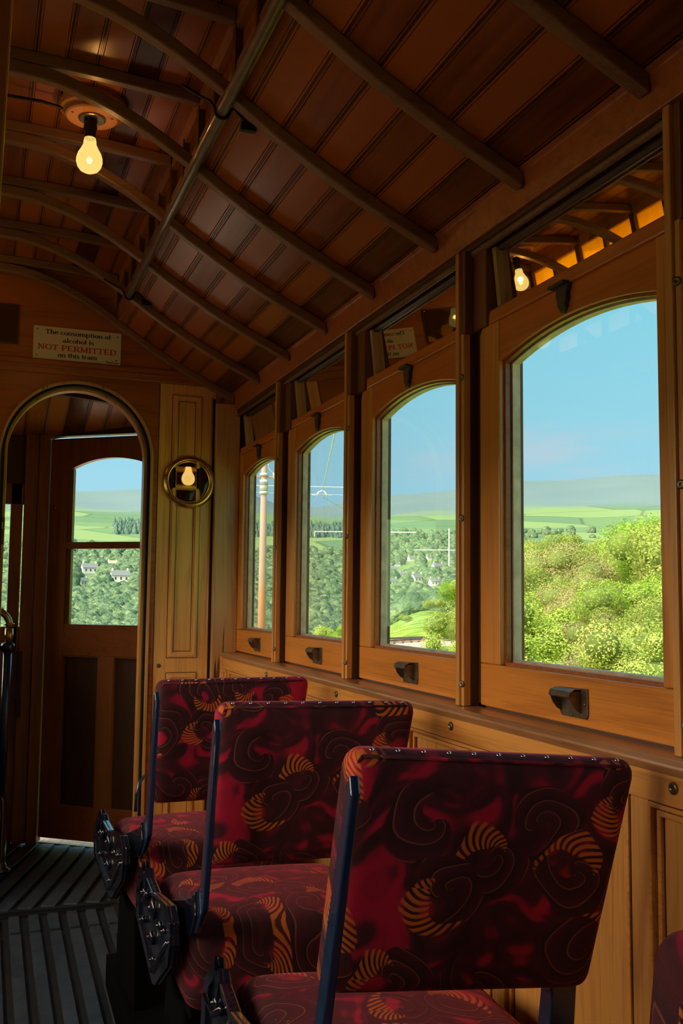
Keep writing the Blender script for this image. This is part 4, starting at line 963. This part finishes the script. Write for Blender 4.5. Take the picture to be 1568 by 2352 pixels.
# vestibule sides
MB().box(1.15, 1.2, EY+.03, 5.3, FLZ-.05, 1.2).build('wall_10', M['mahog_v'], kind='structure', label='right side of the driving platform')
MB().box(-1.2, -1.15, EY+.03, 5.6, FLZ-.05, 1.2).build('wall_11', M['mahog_v'], kind='structure', label='left side of the driving platform')
mb = MB(); mb.prism([tuple(P0+dd*.737), tuple(P0+dd*.737+dn*.04), (1.2, 5.02), (1.2, 4.90)], 'z', FLZ-.05, 1.2); mb.build('wall_12', M['mahog_v'], kind='structure', label='board right of the front platform door')
# pale step board added outside for the strip of daylight under the door
mb = MB(); dbox(mb, -.05, .75, FLZ-.06, FLZ-.006, .03, .40); mb.build('step_board', plain('step_boards', (.62,.45,.28), .7, noise=.3, nscale=40), label='pale step board added for the strip of daylight under the front door', cat='step')
# stanchion with brass elbow
st = empty('handrail_post', (.183, 5.13, FLZ), label='dark blue floor-standing post with a brass elbow on the platform', cat='handrail')
MB().lathe([(0,0),(.055,0),(.055,.012),(.040,.02),(.034,.05),(.034,.28),(.028,.34),(.0215,.36)], (.140, 5.0, FLZ), (0,0,1), 24).build('base', M['navy'], st, smooth=True)
MB().tube([(.140,5.0,FLZ+.3),(.146,5.0,-.245)], .0215, 16).build('post', M['blue'], st, smooth=True)
MB().lathe([(.0,0),(.03,0),(.034,.01),(.034,.03),(.028,.04),(0,.04)], (.146,5.0,-.275), (0,0,1), 20).build('collar', M['navy'], st, smooth=True)
MB().box(.0, .15, 4.985, 5.015, -.268, -.245).build('cross_bracket', M['blue'], st, bevel=.004)
mb = MB(); mb.tube([(.149,5.0,-.236),(.149,5.0,-.165)], .0205, 18); mb.tube([(.149,5.0,-.150),(.149,5.0,-.140)], .024, 18)
pts = [(.149,5.0,-.16)]+[(.149-.07+.07*math.cos(t_), 5.0, -.150+.07*math.sin(t_)) for t_ in [math.pi/2*k/8 for k in range(9)]]+[(-.10,5.0,-.080)]
mb.tube(pts, .0165, 16); mb.build('brass_elbow', M['brass'], st, smooth=True)
MB().box(.205, .235, 5.44, 5.50, -.64, -.30).build('control_box', M['navy'], label='dark box mounted low on the post left of the front door', cat='box', bevel=.004)
# curved dark strap seen just inside the doorway, behind the farthest seat
MB().tube([(.690, 4.22, -.76), (.668, 4.21, -.785), (.655, 4.20, -.83), (.653, 4.20, -.90)], .007, 10).build('grab_handle', M['blue'], smooth=True, label='curved dark handle beside the doorway behind the farthest seat', cat='handle')

# ------------------------------------------------------------------ landscape
def lerp(tab, x):
    if x <= tab[0][0]: return tab[0][1]
    for (a, va), (b, vb) in zip(tab, tab[1:]):
        if x <= b: return va+(vb-va)*(x-a)/(b-a)
    return tab[-1][1]
RID = [(-180,.10),(-20,.09),(0,.098),(5,.1035),(9,.106),(13,.104),(14.6,.106),(16.7,.093),(18,.092),(20.8,.098),(22.5,.103),(27,.112),(30,.119),(39,.124),(60,.11),(180,.10)]
BANKTOP = [(24.5,-.075),(26.5,-.062),(29,-.012),(31,-.0),(33.5,-.012),(35.5,-.015),(37.5,.035),(40,.08),(60,.11)]   # slope of the near bank crest
def terr(az, r):
    """ground height at azimuth (deg) and distance, relative to the eye"""
    e = lerp(RID, az)
    tab = [(0,-2.6),(10,-2.5),(45,-2.6),(80,-4.2),(150,-9),(260,-10),(420,-4),(900,.028*900),(1100,.050*1100),(1320,.064*1320),(1700,.073*1700),(3200,e*3200),(4200,e*3600)]
    z = lerp(tab, r)
    if r > 1500: z += 3*math.sin(az*.9+r*.002)*min(1, (r-1500)/900)
    if az > 24.5 and az < 120:
        k = lerp(BANKTOP, az); f = min(1, (az-24.5)/5)
        crest = 17; 
        if r < 40:
            zb = lerp([(0,-2.6),(4.2,-2.2),(6.5,-.165*6.5+.1),(9,(-.120+.3*(k+.02))*9),(12,(-.075+.7*(k+.02))*12),(crest,k*crest),(24,k*crest-.6),(40,-3.0)], r)
            z = max(z, z*(1-f)+zb*f)
    if 21 < az <= 29 and 30 < r < 120:      # grassy knoll beyond the railway
        f = math.exp(-((az-25.5)/3.2)**2); zk = lerp([(30,-2.5),(57,-2.5),(64,-1.9),(80,-1.0),(95,-1.1),(120,-6)], r)
        z = max(z, z*(1-f)+zk*f)
    if 17 < az <= 22 and 30 < r < 70: z = max(z, lerp([(30,-2.5),(44,-2.3),(52,-2.0),(70,-4)], r))
    return z
azs = [-180+i*4 for i in range(45)]+[i*.5 for i in range(0, 141)]+[72+i*4 for i in range(0, 28)]
rs_ = [1.5,3,4.2,5.2,6.5,7.7,9,10.5,12,14,17,20,24,30,36,42,47,52,60,70,85,110,150,200,260,340,420,520,640,760,900,1000,1100,1200,1320,1500,1700,2000,2400,2800,3200,3700]
v = []; f = []
for a_ in azs:
    for r_ in rs_:
        t_ = math.radians(a_); v.append((r_*math.sin(t_), r_*math.cos(t_), terr(a_, r_)+(.08*math.sin(r_*2.1+a_)*math.sin(a_*1.7) if 4 < r_ < 40 else 0)))
nr = len(rs_)
for i in range(len(azs)-1):
    for j in range(nr-1):
        f.append((i*nr+j, i*nr+j+1, (i+1)*nr+j+1, (i+1)*nr+j))
m, t, b = newmat('countryside'); Lk = t.links.new
g = N(t, 'ShaderNodeNewGeometry'); sx_ = N(t, 'ShaderNodeVectorMath', operation='LENGTH'); Lk(g.outputs['Position'], sx_.inputs[0])
n1 = N(t, 'ShaderNodeTexNoise'); n1.inputs['Scale'].default_value = .004; n1.inputs['Detail'].default_value = 5; Lk(g.outputs['Position'], n1.inputs['Vector'])
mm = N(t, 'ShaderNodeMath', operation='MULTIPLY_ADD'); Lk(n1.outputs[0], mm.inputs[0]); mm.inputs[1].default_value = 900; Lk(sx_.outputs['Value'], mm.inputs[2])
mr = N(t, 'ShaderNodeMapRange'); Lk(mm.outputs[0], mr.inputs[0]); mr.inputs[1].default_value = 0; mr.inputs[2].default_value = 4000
vor = N(t, 'ShaderNodeTexVoronoi', voronoi_dimensions='2D'); vor.inputs['Scale'].default_value = .006; Lk(g.outputs['Position'], vor.inputs['Vector'])
vs = N(t, 'ShaderNodeSeparateColor'); Lk(vor.outputs['Color'], vs.inputs[0])
fld = ramp(t, [(0, (.12,.22,.10)), (.35, (.17,.27,.11)), (.7, (.10,.19,.10)), (1, (.20,.28,.12))], 'CONSTANT'); Lk(vs.outputs[0], fld.inputs[0])
vd = N(t, 'ShaderNodeTexVoronoi', voronoi_dimensions='2D', feature='DISTANCE_TO_EDGE'); vd.inputs['Scale'].default_value = .006; Lk(g.outputs['Position'], vd.inputs['Vector'])
hd = ramp(t, [(0, (.35,.35,.35)), (.03, (1,1,1))]); Lk(vd.outputs[0], hd.inputs[0])
f2 = N(t, 'ShaderNodeMixRGB', blend_type='MULTIPLY'); f2.inputs[0].default_value = .7; Lk(fld.outputs[0], f2.inputs[1]); Lk(hd.outputs[0], f2.inputs[2])
n2 = N(t, 'ShaderNodeTexNoise'); n2.inputs['Scale'].default_value = .9; n2.inputs['Detail'].default_value = 8; Lk(g.outputs['Position'], n2.inputs['Vector'])
near = ramp(t, [(.35, (.12,.24,.03)), (.5, (.22,.36,.045)), (.65, (.34,.45,.10))]); Lk(n2.outputs[0], near.inputs[0])
hazy_moor = ramp(t, [(.3, (.112,.185,.20)), (.7, (.13,.20,.205))]); Lk(n1.outputs[0], hazy_moor.inputs[0])  # moorland tone with the pale blue distance haze put into its colour
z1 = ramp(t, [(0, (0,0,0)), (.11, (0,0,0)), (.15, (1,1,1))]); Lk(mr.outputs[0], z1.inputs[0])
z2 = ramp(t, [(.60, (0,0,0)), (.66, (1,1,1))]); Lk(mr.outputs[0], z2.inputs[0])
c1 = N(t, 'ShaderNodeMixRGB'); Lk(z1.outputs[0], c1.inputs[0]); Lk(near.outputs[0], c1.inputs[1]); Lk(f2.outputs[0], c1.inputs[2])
c2 = N(t, 'ShaderNodeMixRGB'); Lk(z2.outputs[0], c2.inputs[0]); Lk(c1.outputs[0], c2.inputs[1]); Lk(hazy_moor.outputs[0], c2.inputs[2])
sxx = N(t, 'ShaderNodeSeparateXYZ'); Lk(g.outputs['Position'], sxx.inputs[0])
gv = N(t, 'ShaderNodeMapRange'); Lk(sxx.outputs['X'], gv.inputs[0]); gv.inputs[1].default_value = -.6; gv.inputs[2].default_value = -1.4
gd = N(t, 'ShaderNodeMapRange'); Lk(sx_.outputs['Value'], gd.inputs[0]); gd.inputs[1].default_value = 26; gd.inputs[2].default_value = 22
gm = N(t, 'ShaderNodeMath', operation='MULTIPLY'); Lk(gv.outputs[0], gm.inputs[0]); Lk(gd.outputs[0], gm.inputs[1])
gr2 = ramp(t, [(.3, (.22,.18,.13)), (.7, (.32,.27,.21))]); Lk(n2.outputs[0], gr2.inputs[0])  # pale ground patch added on the left for the light it bounces inside
c3 = N(t, 'ShaderNodeMixRGB'); Lk(gm.outputs[0], c3.inputs[0]); Lk(c2.outputs[0], c3.inputs[1]); Lk(gr2.outputs[0], c3.inputs[2])
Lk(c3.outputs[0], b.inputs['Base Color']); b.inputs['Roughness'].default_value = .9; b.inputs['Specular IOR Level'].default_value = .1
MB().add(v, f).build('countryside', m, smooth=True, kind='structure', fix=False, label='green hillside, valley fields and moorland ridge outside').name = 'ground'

def on_ground(px, py, rmin=30, rmax=3400):
    d = ray(px, py); az = math.degrees(math.atan2(d.x, d.y)); h = math.hypot(d.x, d.y); e = d.z/h
    r = rmin
    while r < rmax:
        if terr(az, r) >= e*r: break
        r *= 1.01
    return Vector((math.sin(math.radians(az))*r, math.cos(math.radians(az))*r, terr(az, r))), r

# houses in the valley
HPOS = []
hw_, hr_ = plain('house_render', (.62,.64,.62), .8), plain('house_slate', (.16,.19,.20), .7)
hd_ = plain('house_window', (.06,.07,.09), .3)
def house(px, py, wpx, rot, label, roofc=None, wall=None):
    p, r = on_ground(px, py, 120, 1500); wd = wpx/FPX*r; hh = wd*.40; dp = wd*.55
    HPOS.append((math.degrees(math.atan2(p.x, p.y)), r, wd))
    H = empty('house', p, (0,0,rot), label=label, cat='house'); 
    def loc(mb): mb.v = [tuple(Vector(q)+p) for q in mb.v]; return mb
    loc(MB().prism([(-dp/2,-2),(dp/2,-2),(dp/2,hh),(0,hh+dp*.42),(-dp/2,hh)], 'x', -wd/2, wd/2)).build('wall', wall or hw_, H)
    k = dp*.58; mb = MB()
    for s in (1, -1): mb.add([(-wd*.53, s*k, hh-.08*dp), (wd*.53, s*k, hh-.08*dp), (wd*.53, 0, hh+dp*.45), (-wd*.53, 0, hh+dp*.45), (-wd*.53, s*k, hh-.03*dp), (wd*.53, s*k, hh-.03*dp), (wd*.53, 0, hh+dp*.5), (-wd*.53, 0, hh+dp*.5)], [(0,1,2,3),(4,5,6,7),(0,1,5,4),(1,2,6,5),(3,0,4,7)])
    loc(mb).build('roof', roofc or hr_, H)
    for s in (-1, 1): loc(MB().box(s*wd*.42-wd*.04, s*wd*.42+wd*.04, -wd*.03, wd*.03, hh+dp*.2, hh+dp*.72)).build('chimney', wall or hw_, H)
    if wpx > 16:
        for s in (-.3, 0, .3): loc(MB().box(wd*s-wd*.05, wd*s+wd*.05, -dp*.505, -dp*.49, hh*.35, hh*.75)).build('window', hd_, H)
    return H
HL = [(190,1345,26,.7,'white gabled cottage low in the left of the front door window'),(205,1318,34,.2,'pale house above and right of the white cottage in the door window'),
 (275,1338,40,.1,'long low house in the middle of the front door window'),(258,1303,22,.3,'sandy roofed house near the top of the lower door pane'),
 (693,1335,14,.4,'white house between the trees in the second window'),(900,1345,26,.2,'white house low in the third window, left side'),(898,1316,24,.1,'pale house row left of centre in the third window'),
 (958,1338,30,.3,'large gabled white house in the centre of the third window'),(998,1346,26,.1,'long white house right of the large gabled one in the third window'),(935,1366,10,.5,'tiny white cottage alone on the slope in the third window'),
 (912,1302,14,.2,'small white house high left in the third window'),(1005,1312,26,.1,'pale terrace at the right of the third window'),(945,1290,18,.2,'distant small house in the third window above the gabled house'),(985,1288,14,.3,'distant pale house at upper right of the third window'),(925,1326,18,.0,'pale low house in the third window beside the tree line')]
for i, (a_, b_, c_, d_, l_) in enumerate(HL):
    house(a_, b_, c_, d_, l_, roofc=(plain('sandy_roof', (.72,.52,.34), .8) if i == 3 else None))

# woodland canopy far off (uncountable): lumpy crowns
ICO = None
def ico():
    import bmesh
    bm = bmesh.new(); bmesh.ops.create_icosphere(bm, subdivisions=2, radius=1); v = np.array([x.co[:] for x in bm.verts]); f = np.array([[q.index for q in p.verts] for p in bm.faces]); bm.free(); return v, f
IV, IF = ico()
def crowns(name, pts, mat, **kw):
    V = []; F = []; k = 0
    for (x, y, z, r, h, con) in pts:
        v = IV*(1+rng.uniform(-.16, .16, (len(IV), 1)))
        if con:
            s = np.clip(1-(v[:,2:3]+1)/2, .03, 1); v = np.concatenate([v[:,:2]*s*1.5, v[:,2:3]], 1)
        v = v*np.array([r, r, h])+np.array([x, y, z+h*.7]); V.append(v); F.append(IF+k); k += len(IV)
    V = np.concatenate(V); F = np.concatenate(F); me = bpy.data.meshes.new(name)
    me.vertices.add(len(V)); me.vertices.foreach_set('co', V.ravel()); me.loops.add(F.size); me.loops.foreach_set('vertex_index', F.ravel().astype(np.int32))
    me.polygons.add(len(F)); me.polygons.foreach_set('loop_start', np.arange(0, F.size, 3, dtype=np.int32)); me.polygons.foreach_set('loop_total', np.full(len(F), 3, dtype=np.int32))
    me.materials.append(mat); me.update(calc_edges=True); me.validate()
    o = bpy.data.objects.new(name, me); COL.objects.link(o); return tag(o, **kw)
pts = []; pc = []
def clear(az, r):
    for (a_, rh, wd) in HPOS:
        da = abs(az-a_)*math.pi/180
        if rh-.22*rh < r < rh+wd*1.2 and da*rh < wd*.62+r*.0035: return False
    return True
for _ in range(38000):
    az = rng.uniform(-2, 31); r = 85*10**rng.uniform(0, 1.2)
    if 85 < r < (1060 if az < 21 else 1350) and clear(az, r):
        if r > 1000 and rng.random() < .5: continue
        s = min(5.0, max(.9, r*.0078))*rng.uniform(.6, 1.25); pts.append((r*math.sin(math.radians(az)), r*math.cos(math.radians(az)), terr(az, r)-s*.3, s, s*rng.uniform(.8, 1.25), False))
for _ in range(1800):
    az = rng.uniform(7.2, 21.6); r = rng.uniform(1260, 1620)
    if 9.5 < az < 14: continue
    s = rng.uniform(2.2, 4.6); pc.append((r*math.sin(math.radians(az)), r*math.cos(math.radians(az)), terr(az, r)-3, s, s*rng.uniform(1.4, 2.6), True))
for _ in range(260):
    az = rng.uniform(28, 60); r = rng.uniform(900, 1500)
    s = rng.uniform(3, 7); pts.append((r*math.sin(math.radians(az)), r*math.cos(math.radians(az)), terr(az, r)-2, s, s, False))
crowns('woodland', pts, M['wood_far'], kind='stuff', label='dense broadleaf woodland filling the valley below the fields', cat='trees')
crowns('conifer_plantation', pc, M['conifer'], kind='stuff', label='dark conifer plantation along the far hillside', cat='trees')

# railway on the curve ahead
def tpt(s):   # s along, curve to the right
    c = [(-10,-.35),(0,0),(12,.3),(24,2.6),(34,8.2),(43,14),(48.5,21.5),(53,31),(58,44)]
    ks = [0,10,22,34,45,52,60,68.5,78]
    y = lerp(list(zip(ks, [q[0] for q in c])), s); x = lerp(list(zip(ks, [q[1] for q in c])), s); return Vector((x, y, 0))
tk = empty('railway_track', (15, 40, -2.4), label='single railway line curving right below the grassy knoll', cat='railway track')
ss = [i*1.5 for i in range(0, 52)]
def off(s, d):
    t_ = (tpt(s+1.5)-tpt(s-1.5)).normalized(); return tpt(s)+Vector((t_.y, -t_.x, 0))*d
mb = MB(); v = [(*off(s, d)[:2], -2.33+(-.25 if abs(d) > 2 else 0)) for s in ss for d in (-2.6,-1.6,1.6,2.6)]; f = [(i*4+k, i*4+k+1, (i+1)*4+k+1, (i+1)*4+k) for i in range(len(ss)-1) for k in range(3)]
mb.add(v, f).build('ballast', plain('ballast', (.55,.45,.36), .9, noise=.45, nscale=6), tk, fix=False)
for d in (-.72, .72):
    mb = MB(); mb.tube([(*off(s, d)[:2], -2.19) for s in ss], .05, 6); mb.build('rail', plain('rail_steel', (.16,.12,.10), .5, .3), tk)
mb = MB()
for i in range(100):
    s = .6+i*.76; t_ = (tpt(s+.5)-tpt(s-.5)).normalized(); a_ = math.atan2(t_.y, t_.x)
    mb.box(-.12, .12, -1.2, 1.2, -2.36, -2.26, M=Matrix.Translation((tpt(s).x, tpt(s).y, 0)) @ Matrix.Rotation(a_, 4, 'Z'))
mb.build('sleepers', plain('sleeper', (.20,.15,.11), .9), tk, kind='stuff')

# overhead line pole with its bracket arm
pd = ray(600, 1450); r0 = 34; pz = math.hypot(pd.x, pd.y); px_, py_ = pd.x/pz*r0, pd.y/pz*r0
up = empty('overhead_line_pole', (px_, py_, -2.6), label='tall rust-brown overhead line pole outside the farthest window', cat='pole')
pm, t, b = newmat('rusty_pole'); g = N(t, 'ShaderNodeNewGeometry'); s = N(t, 'ShaderNodeSeparateXYZ'); t.links.new(g.outputs['Position'], s.inputs[0])
r = ramp(t, [(0, (.50,.24,.13)), (.38, (.52,.27,.15)), (.46, (.42,.30,.24)), (1, (.40,.30,.26))]); q = N(t, 'ShaderNodeMapRange'); q.inputs[1].default_value = -2.6; q.inputs[2].default_value = 4.5; t.links.new(s.outputs['Z'], q.inputs[0]); t.links.new(q.outputs[0], r.inputs[0]); t.links.new(r.outputs[0], b.inputs['Base Color']); b.inputs['Roughness'].default_value = .8
MB().tube([(px_,py_,-2.6),(px_,py_,1.2),(px_,py_,4.6)], [.14,.125,.10], 16).build('shaft', pm, up, smooth=True)
gr_ = plain('line_fittings', (.55,.58,.60), .5)
Z = lambda y: (1371-y)/FPX*r0*1.0
for yy, hh_ in ((1110,.10),(1118,.16),(1133,.05),(1091,.05)): MB().tube([(px_,py_,Z(yy)-hh_),(px_,py_,Z(yy)+hh_)], .15, 16).build('collar', gr_, up, smooth=True)
# arm to the right (over the track)
def lat(px): # point at pole distance plane
    d = ray(px, 1117); k = r0/math.hypot(d.x, d.y); return d.x*k, d.y*k
MB().tube([(*lat(545), Z(1116.5)), (*lat(812), Z(1118))], .015, 8).build('bracket_arm', gr_, up)
MB().tube([(*lat(545), Z(1132)), (*lat(640), Z(1133)), (*lat(812), Z(1136))], .006, 6).build('span_wire', gr_, up)
MB().tube([(*lat(588), Z(1096)), (*lat(628), Z(1097))], .035, 6).build('cross_arm', pm, up)
MB().tube([(*lat(580), Z(1096)), (*lat(592), Z(1096))], .035, 6).build('cross_arm', pm, up)
MB().tube([(*lat(614),Z(1063)),(*lat(617),Z(1078)),(*lat(624),Z(1084)),(*lat(628),Z(1092))], .012, 5).build('feeder_wire', gr_, up)
MB().tube([(*lat(628),Z(1086)),(*lat(629),Z(1100))], .03, 6).build('insulator', hw_, up)
mb = MB(); mb.tube([(*lat(728),Z(1136)),(*lat(731),Z(1130)),(*lat(739),Z(1126)),(*lat(746),Z(1129)),(*lat(750),Z(1136))], .028, 8); mb.build('wire_hanger', hw_, up)
for a_, b_ in ((716,726),(752,762)): MB().tube([(*lat(a_),Z(1136)),(*lat(b_),Z(1136))], .02, 8).build('insulator', gr_, up)
tw = empty('trolley_wire', (5, 20, 3), label='overhead trolley wire running from the second window to the sky', cat='wire')
a_ = Vector((*lat(740), Z(1127))); 
d1 = ray(790, 880)*9; d2_ = ray(790, 1175)*150
mb = MB(); mb.tube([a_, Vector(ray(770, 990))*14], .012, 5); mb.build('wire', gr_, tw)
mb = MB(); mb.tube([a_+Vector((0,0,-.2)), Vector(ray(795, 1172))*60, Vector(ray(905, 1215))*200], [.012,.014,.02], 5); mb.build('wire', gr_, tw)
MB().tube([Vector(ray(680,1158))*40, Vector(ray(725,1195))*70], .012, 5).build('wire', gr_, tw)
gp = empty('white_line_post', Vector(ray(1031,1292))*150, label='slender white line post with a cross wire in the third window', cat='pole')
MB().tube([Vector(ray(1031,1300))*150, Vector(ray(1031,1214))*150], .12, 8).build('post', hw_, gp)
MB().tube([Vector(ray(950,1263))*150, Vector(ray(1052,1264))*150], .07, 6).build('cross_wire', hw_, gp)
g2 = empty('white_line_post', Vector(ray(900,1226))*220, label='white horizontal line arm spanning the second and third windows', cat='pole')
MB().tube([Vector(ray(722,1221))*220, Vector(ray(955,1223))*220], .12, 6).build('arm', hw_, g2)
for xx in (722, 790, 882): MB().tube([Vector(ray(xx,1222))*220, Vector(ray(xx,1232))*220], .10, 6).build('drop_bar', hw_, g2)

# bushes on the near bank: each its own leafy thing
def bush_mesh(name, mat, n, leaf, seed, lobes=18, spread=1.0):
    R = np.random.default_rng(seed); C = R.normal(0, .34*spread, (lobes, 3)); C[:,2] = np.abs(C[:,2])*.9; C = np.concatenate([[[0,0,.15]], C]); rad = R.uniform(.20, .40, len(C)); rad[0] = .58
    k = R.integers(0, len(C), n); d = R.normal(0, 1, (n, 3)); d /= np.linalg.norm(d, axis=1)[:, None]; 
    p = C[k]+d*rad[k][:, None]*R.uniform(.80, 1.10, (n, 1))
    nn = d+R.normal(0, .45, (n, 3)); nn /= np.linalg.norm(nn, axis=1)[:, None]
    a = np.cross(nn, R.normal(0, 1, (n, 3))); a /= np.linalg.norm(a, axis=1)[:, None]; b_ = np.cross(nn, a)
    L = leaf*R.uniform(.6, 1.5, (n, 1)); W_ = L*R.uniform(.35, .6, (n, 1))
    V = np.stack([p-a*L, p-b_*W_+nn*.2*L, p+a*L, p+b_*W_+nn*.2*L], 1).reshape(-1, 3)
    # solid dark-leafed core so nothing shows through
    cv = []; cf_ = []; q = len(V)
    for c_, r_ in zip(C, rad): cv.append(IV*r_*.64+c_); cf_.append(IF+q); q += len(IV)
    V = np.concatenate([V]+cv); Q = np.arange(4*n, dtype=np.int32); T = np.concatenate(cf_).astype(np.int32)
    me = bpy.data.meshes.new(name); me.vertices.add(len(V)); me.vertices.foreach_set('co', V.ravel())
    li = np.concatenate([Q, T.ravel()]); me.loops.add(len(li)); me.loops.foreach_set('vertex_index', li)
    me.polygons.add(n+len(T)); st = np.concatenate([np.arange(0, 4*n, 4), 4*n+np.arange(0, 3*len(T), 3)]).astype(np.int32); me.polygons.foreach_set('loop_start', st)
    me.polygons.foreach_set('loop_total', np.concatenate([np.full(n, 4), np.full(len(T), 3)]).astype(np.int32))
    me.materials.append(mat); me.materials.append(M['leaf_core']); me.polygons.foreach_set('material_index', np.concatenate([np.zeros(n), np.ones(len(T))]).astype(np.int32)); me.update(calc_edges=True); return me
BM = {'gorse': [bush_mesh('gorse', M['leaf_a'], 34000, .017, s) for s in (1, 2)], 'tree': [bush_mesh('tree_crown', M['leaf_b'], 34000, .019, s, 22, 1.1) for s in (3, 4)],
      'dry': [bush_mesh('dry_gorse', M['leaf_c'], 30000, .015, s) for s in (5,)], 'fern': [bush_mesh('fern_clump', M['grass'], 22000, .020, s, 14) for s in (6, 7)]}
def bush(kind, px, py, dist, rad, label, squash=.85, var=0):
    """centre of the crown at direction (px,py), rad in metres"""
    d = ray(px, py); p = Vector(d)*(dist/math.hypot(d.x, d.y))
    o = bpy.data.objects.new({'gorse': 'gorse_bush', 'tree': 'tree', 'dry': 'dry_gorse_bush', 'fern': 'fern_clump'}[kind], BM[kind][var % len(BM[kind])]); COL.objects.link(o)
    o.location = p-Vector((0,0,rad*.35)); o.scale = (rad, rad, rad*squash); o.rotation_euler = (0, 0, rng.uniform(0, 6.28))
    return tag(o, label=label, cat={'gorse': 'bush', 'tree': 'tree', 'dry': 'bush', 'fern': 'fern'}[kind], group='bushes on the bank outside the nearest window')
BL_ = [
 ('gorse',1185,1262,17,.95,'bright bush at the upper left of the nearest window',0),('gorse',1255,1275,16,.9,'rounded bush on the skyline just left of centre in the nearest window',1),
 ('dry',1310,1300,14.5,.85,'brownish gorse mound right of centre on the skyline',0),('gorse',1365,1285,18,.7,'low bush in the dip of the skyline in the nearest window',0),
 ('gorse',1415,1290,15,.8,'bush left of the tall tree in the nearest window',1),
 ('tree',1540,1225,11.5,.80,'tall bright green tree at the right of the nearest window',0),('tree',1480,1300,11,.5,'leafy shrub under the tall tree in the nearest window',1),
 ('tree',1540,1345,9.5,.55,'bright shrub at the right edge of the nearest window, mid height',0),
 ('gorse',1180,1360,12,.8,'greyish green bush at the left of the nearest window, mid height',1),('gorse',1265,1365,11.5,.75,'bush in the centre left of the nearest window, mid height',0),
 ('dry',1345,1370,11,.6,'dry tangle of gorse in the centre of the nearest window',0),('gorse',1420,1385,10,.6,'small bush right of the dry tangle',0),
 ('gorse',1495,1430,8.5,.55,'dark green bush low at the right of the nearest window',1),
 ('gorse',1185,1445,9.5,.6,'bush low at the left of the nearest window',0),('fern',1275,1460,8.8,.6,'fern clump low left of centre in the nearest window',0),
 ('dry',1385,1455,8.6,.42,'patch of dead twigs low in the nearest window',0),('fern',1210,1530,7.6,.5,'fern clump in the bottom left corner of the nearest window',1),
 ('dry',1350,1545,7.3,.42,'reddish dry fern patch at the bottom of the nearest window',0),('fern',1430,1530,7.2,.5,'fern clump at the bottom right of the nearest window',0),
 ('fern',1520,1530,6.8,.45,'fern clump in the bottom right corner of the nearest window',1),
 ('tree',1072,1345,14,.40,'yellow-green tree at the right edge of the third window',1),('gorse',1062,1440,12,.27,'bush under the yellow-green tree in the third window',0),
 ('fern',1040,1503,11,.36,'fern clump beside the railway at the right of the third window',0),('fern',1062,1535,10,.36,'grassy clump at the bottom right of the third window',1),
 ('gorse',1110,1400,13,.8,'bush hidden behind the post between third and nearest window',0),('fern',1115,1510,9,.6,'fern clump behind the post near the nearest window',0),
 ('gorse',1590,1260,10,1.0,'bush beyond the right edge of the nearest window',1),('gorse',1600,1450,8,.8,'low bush beyond the right edge of the nearest window',0),
 ('gorse',930,1415,74,.6,'small dark bush on the grassy knoll in the third window',0),('gorse',985,1385,80,.8,'low shrub on the crest of the grassy knoll',1),('gorse',1010,1380,80,.8,'shrub beside the crest of the knoll, right',0),
 ('fern',740,1468,40,.9,'clump of bright undergrowth at the bottom of the second window',0),('gorse',700,1474,40,.8,'dark undergrowth at the bottom left of the second window',1),('fern',785,1462,42,.9,'bright undergrowth at the bottom right of the second window',1),
]
for i, (k_, x_, y_, d_, r_, l_, v_) in enumerate(BL_): bush(k_, x_, y_, d_, r_, l_, var=v_)
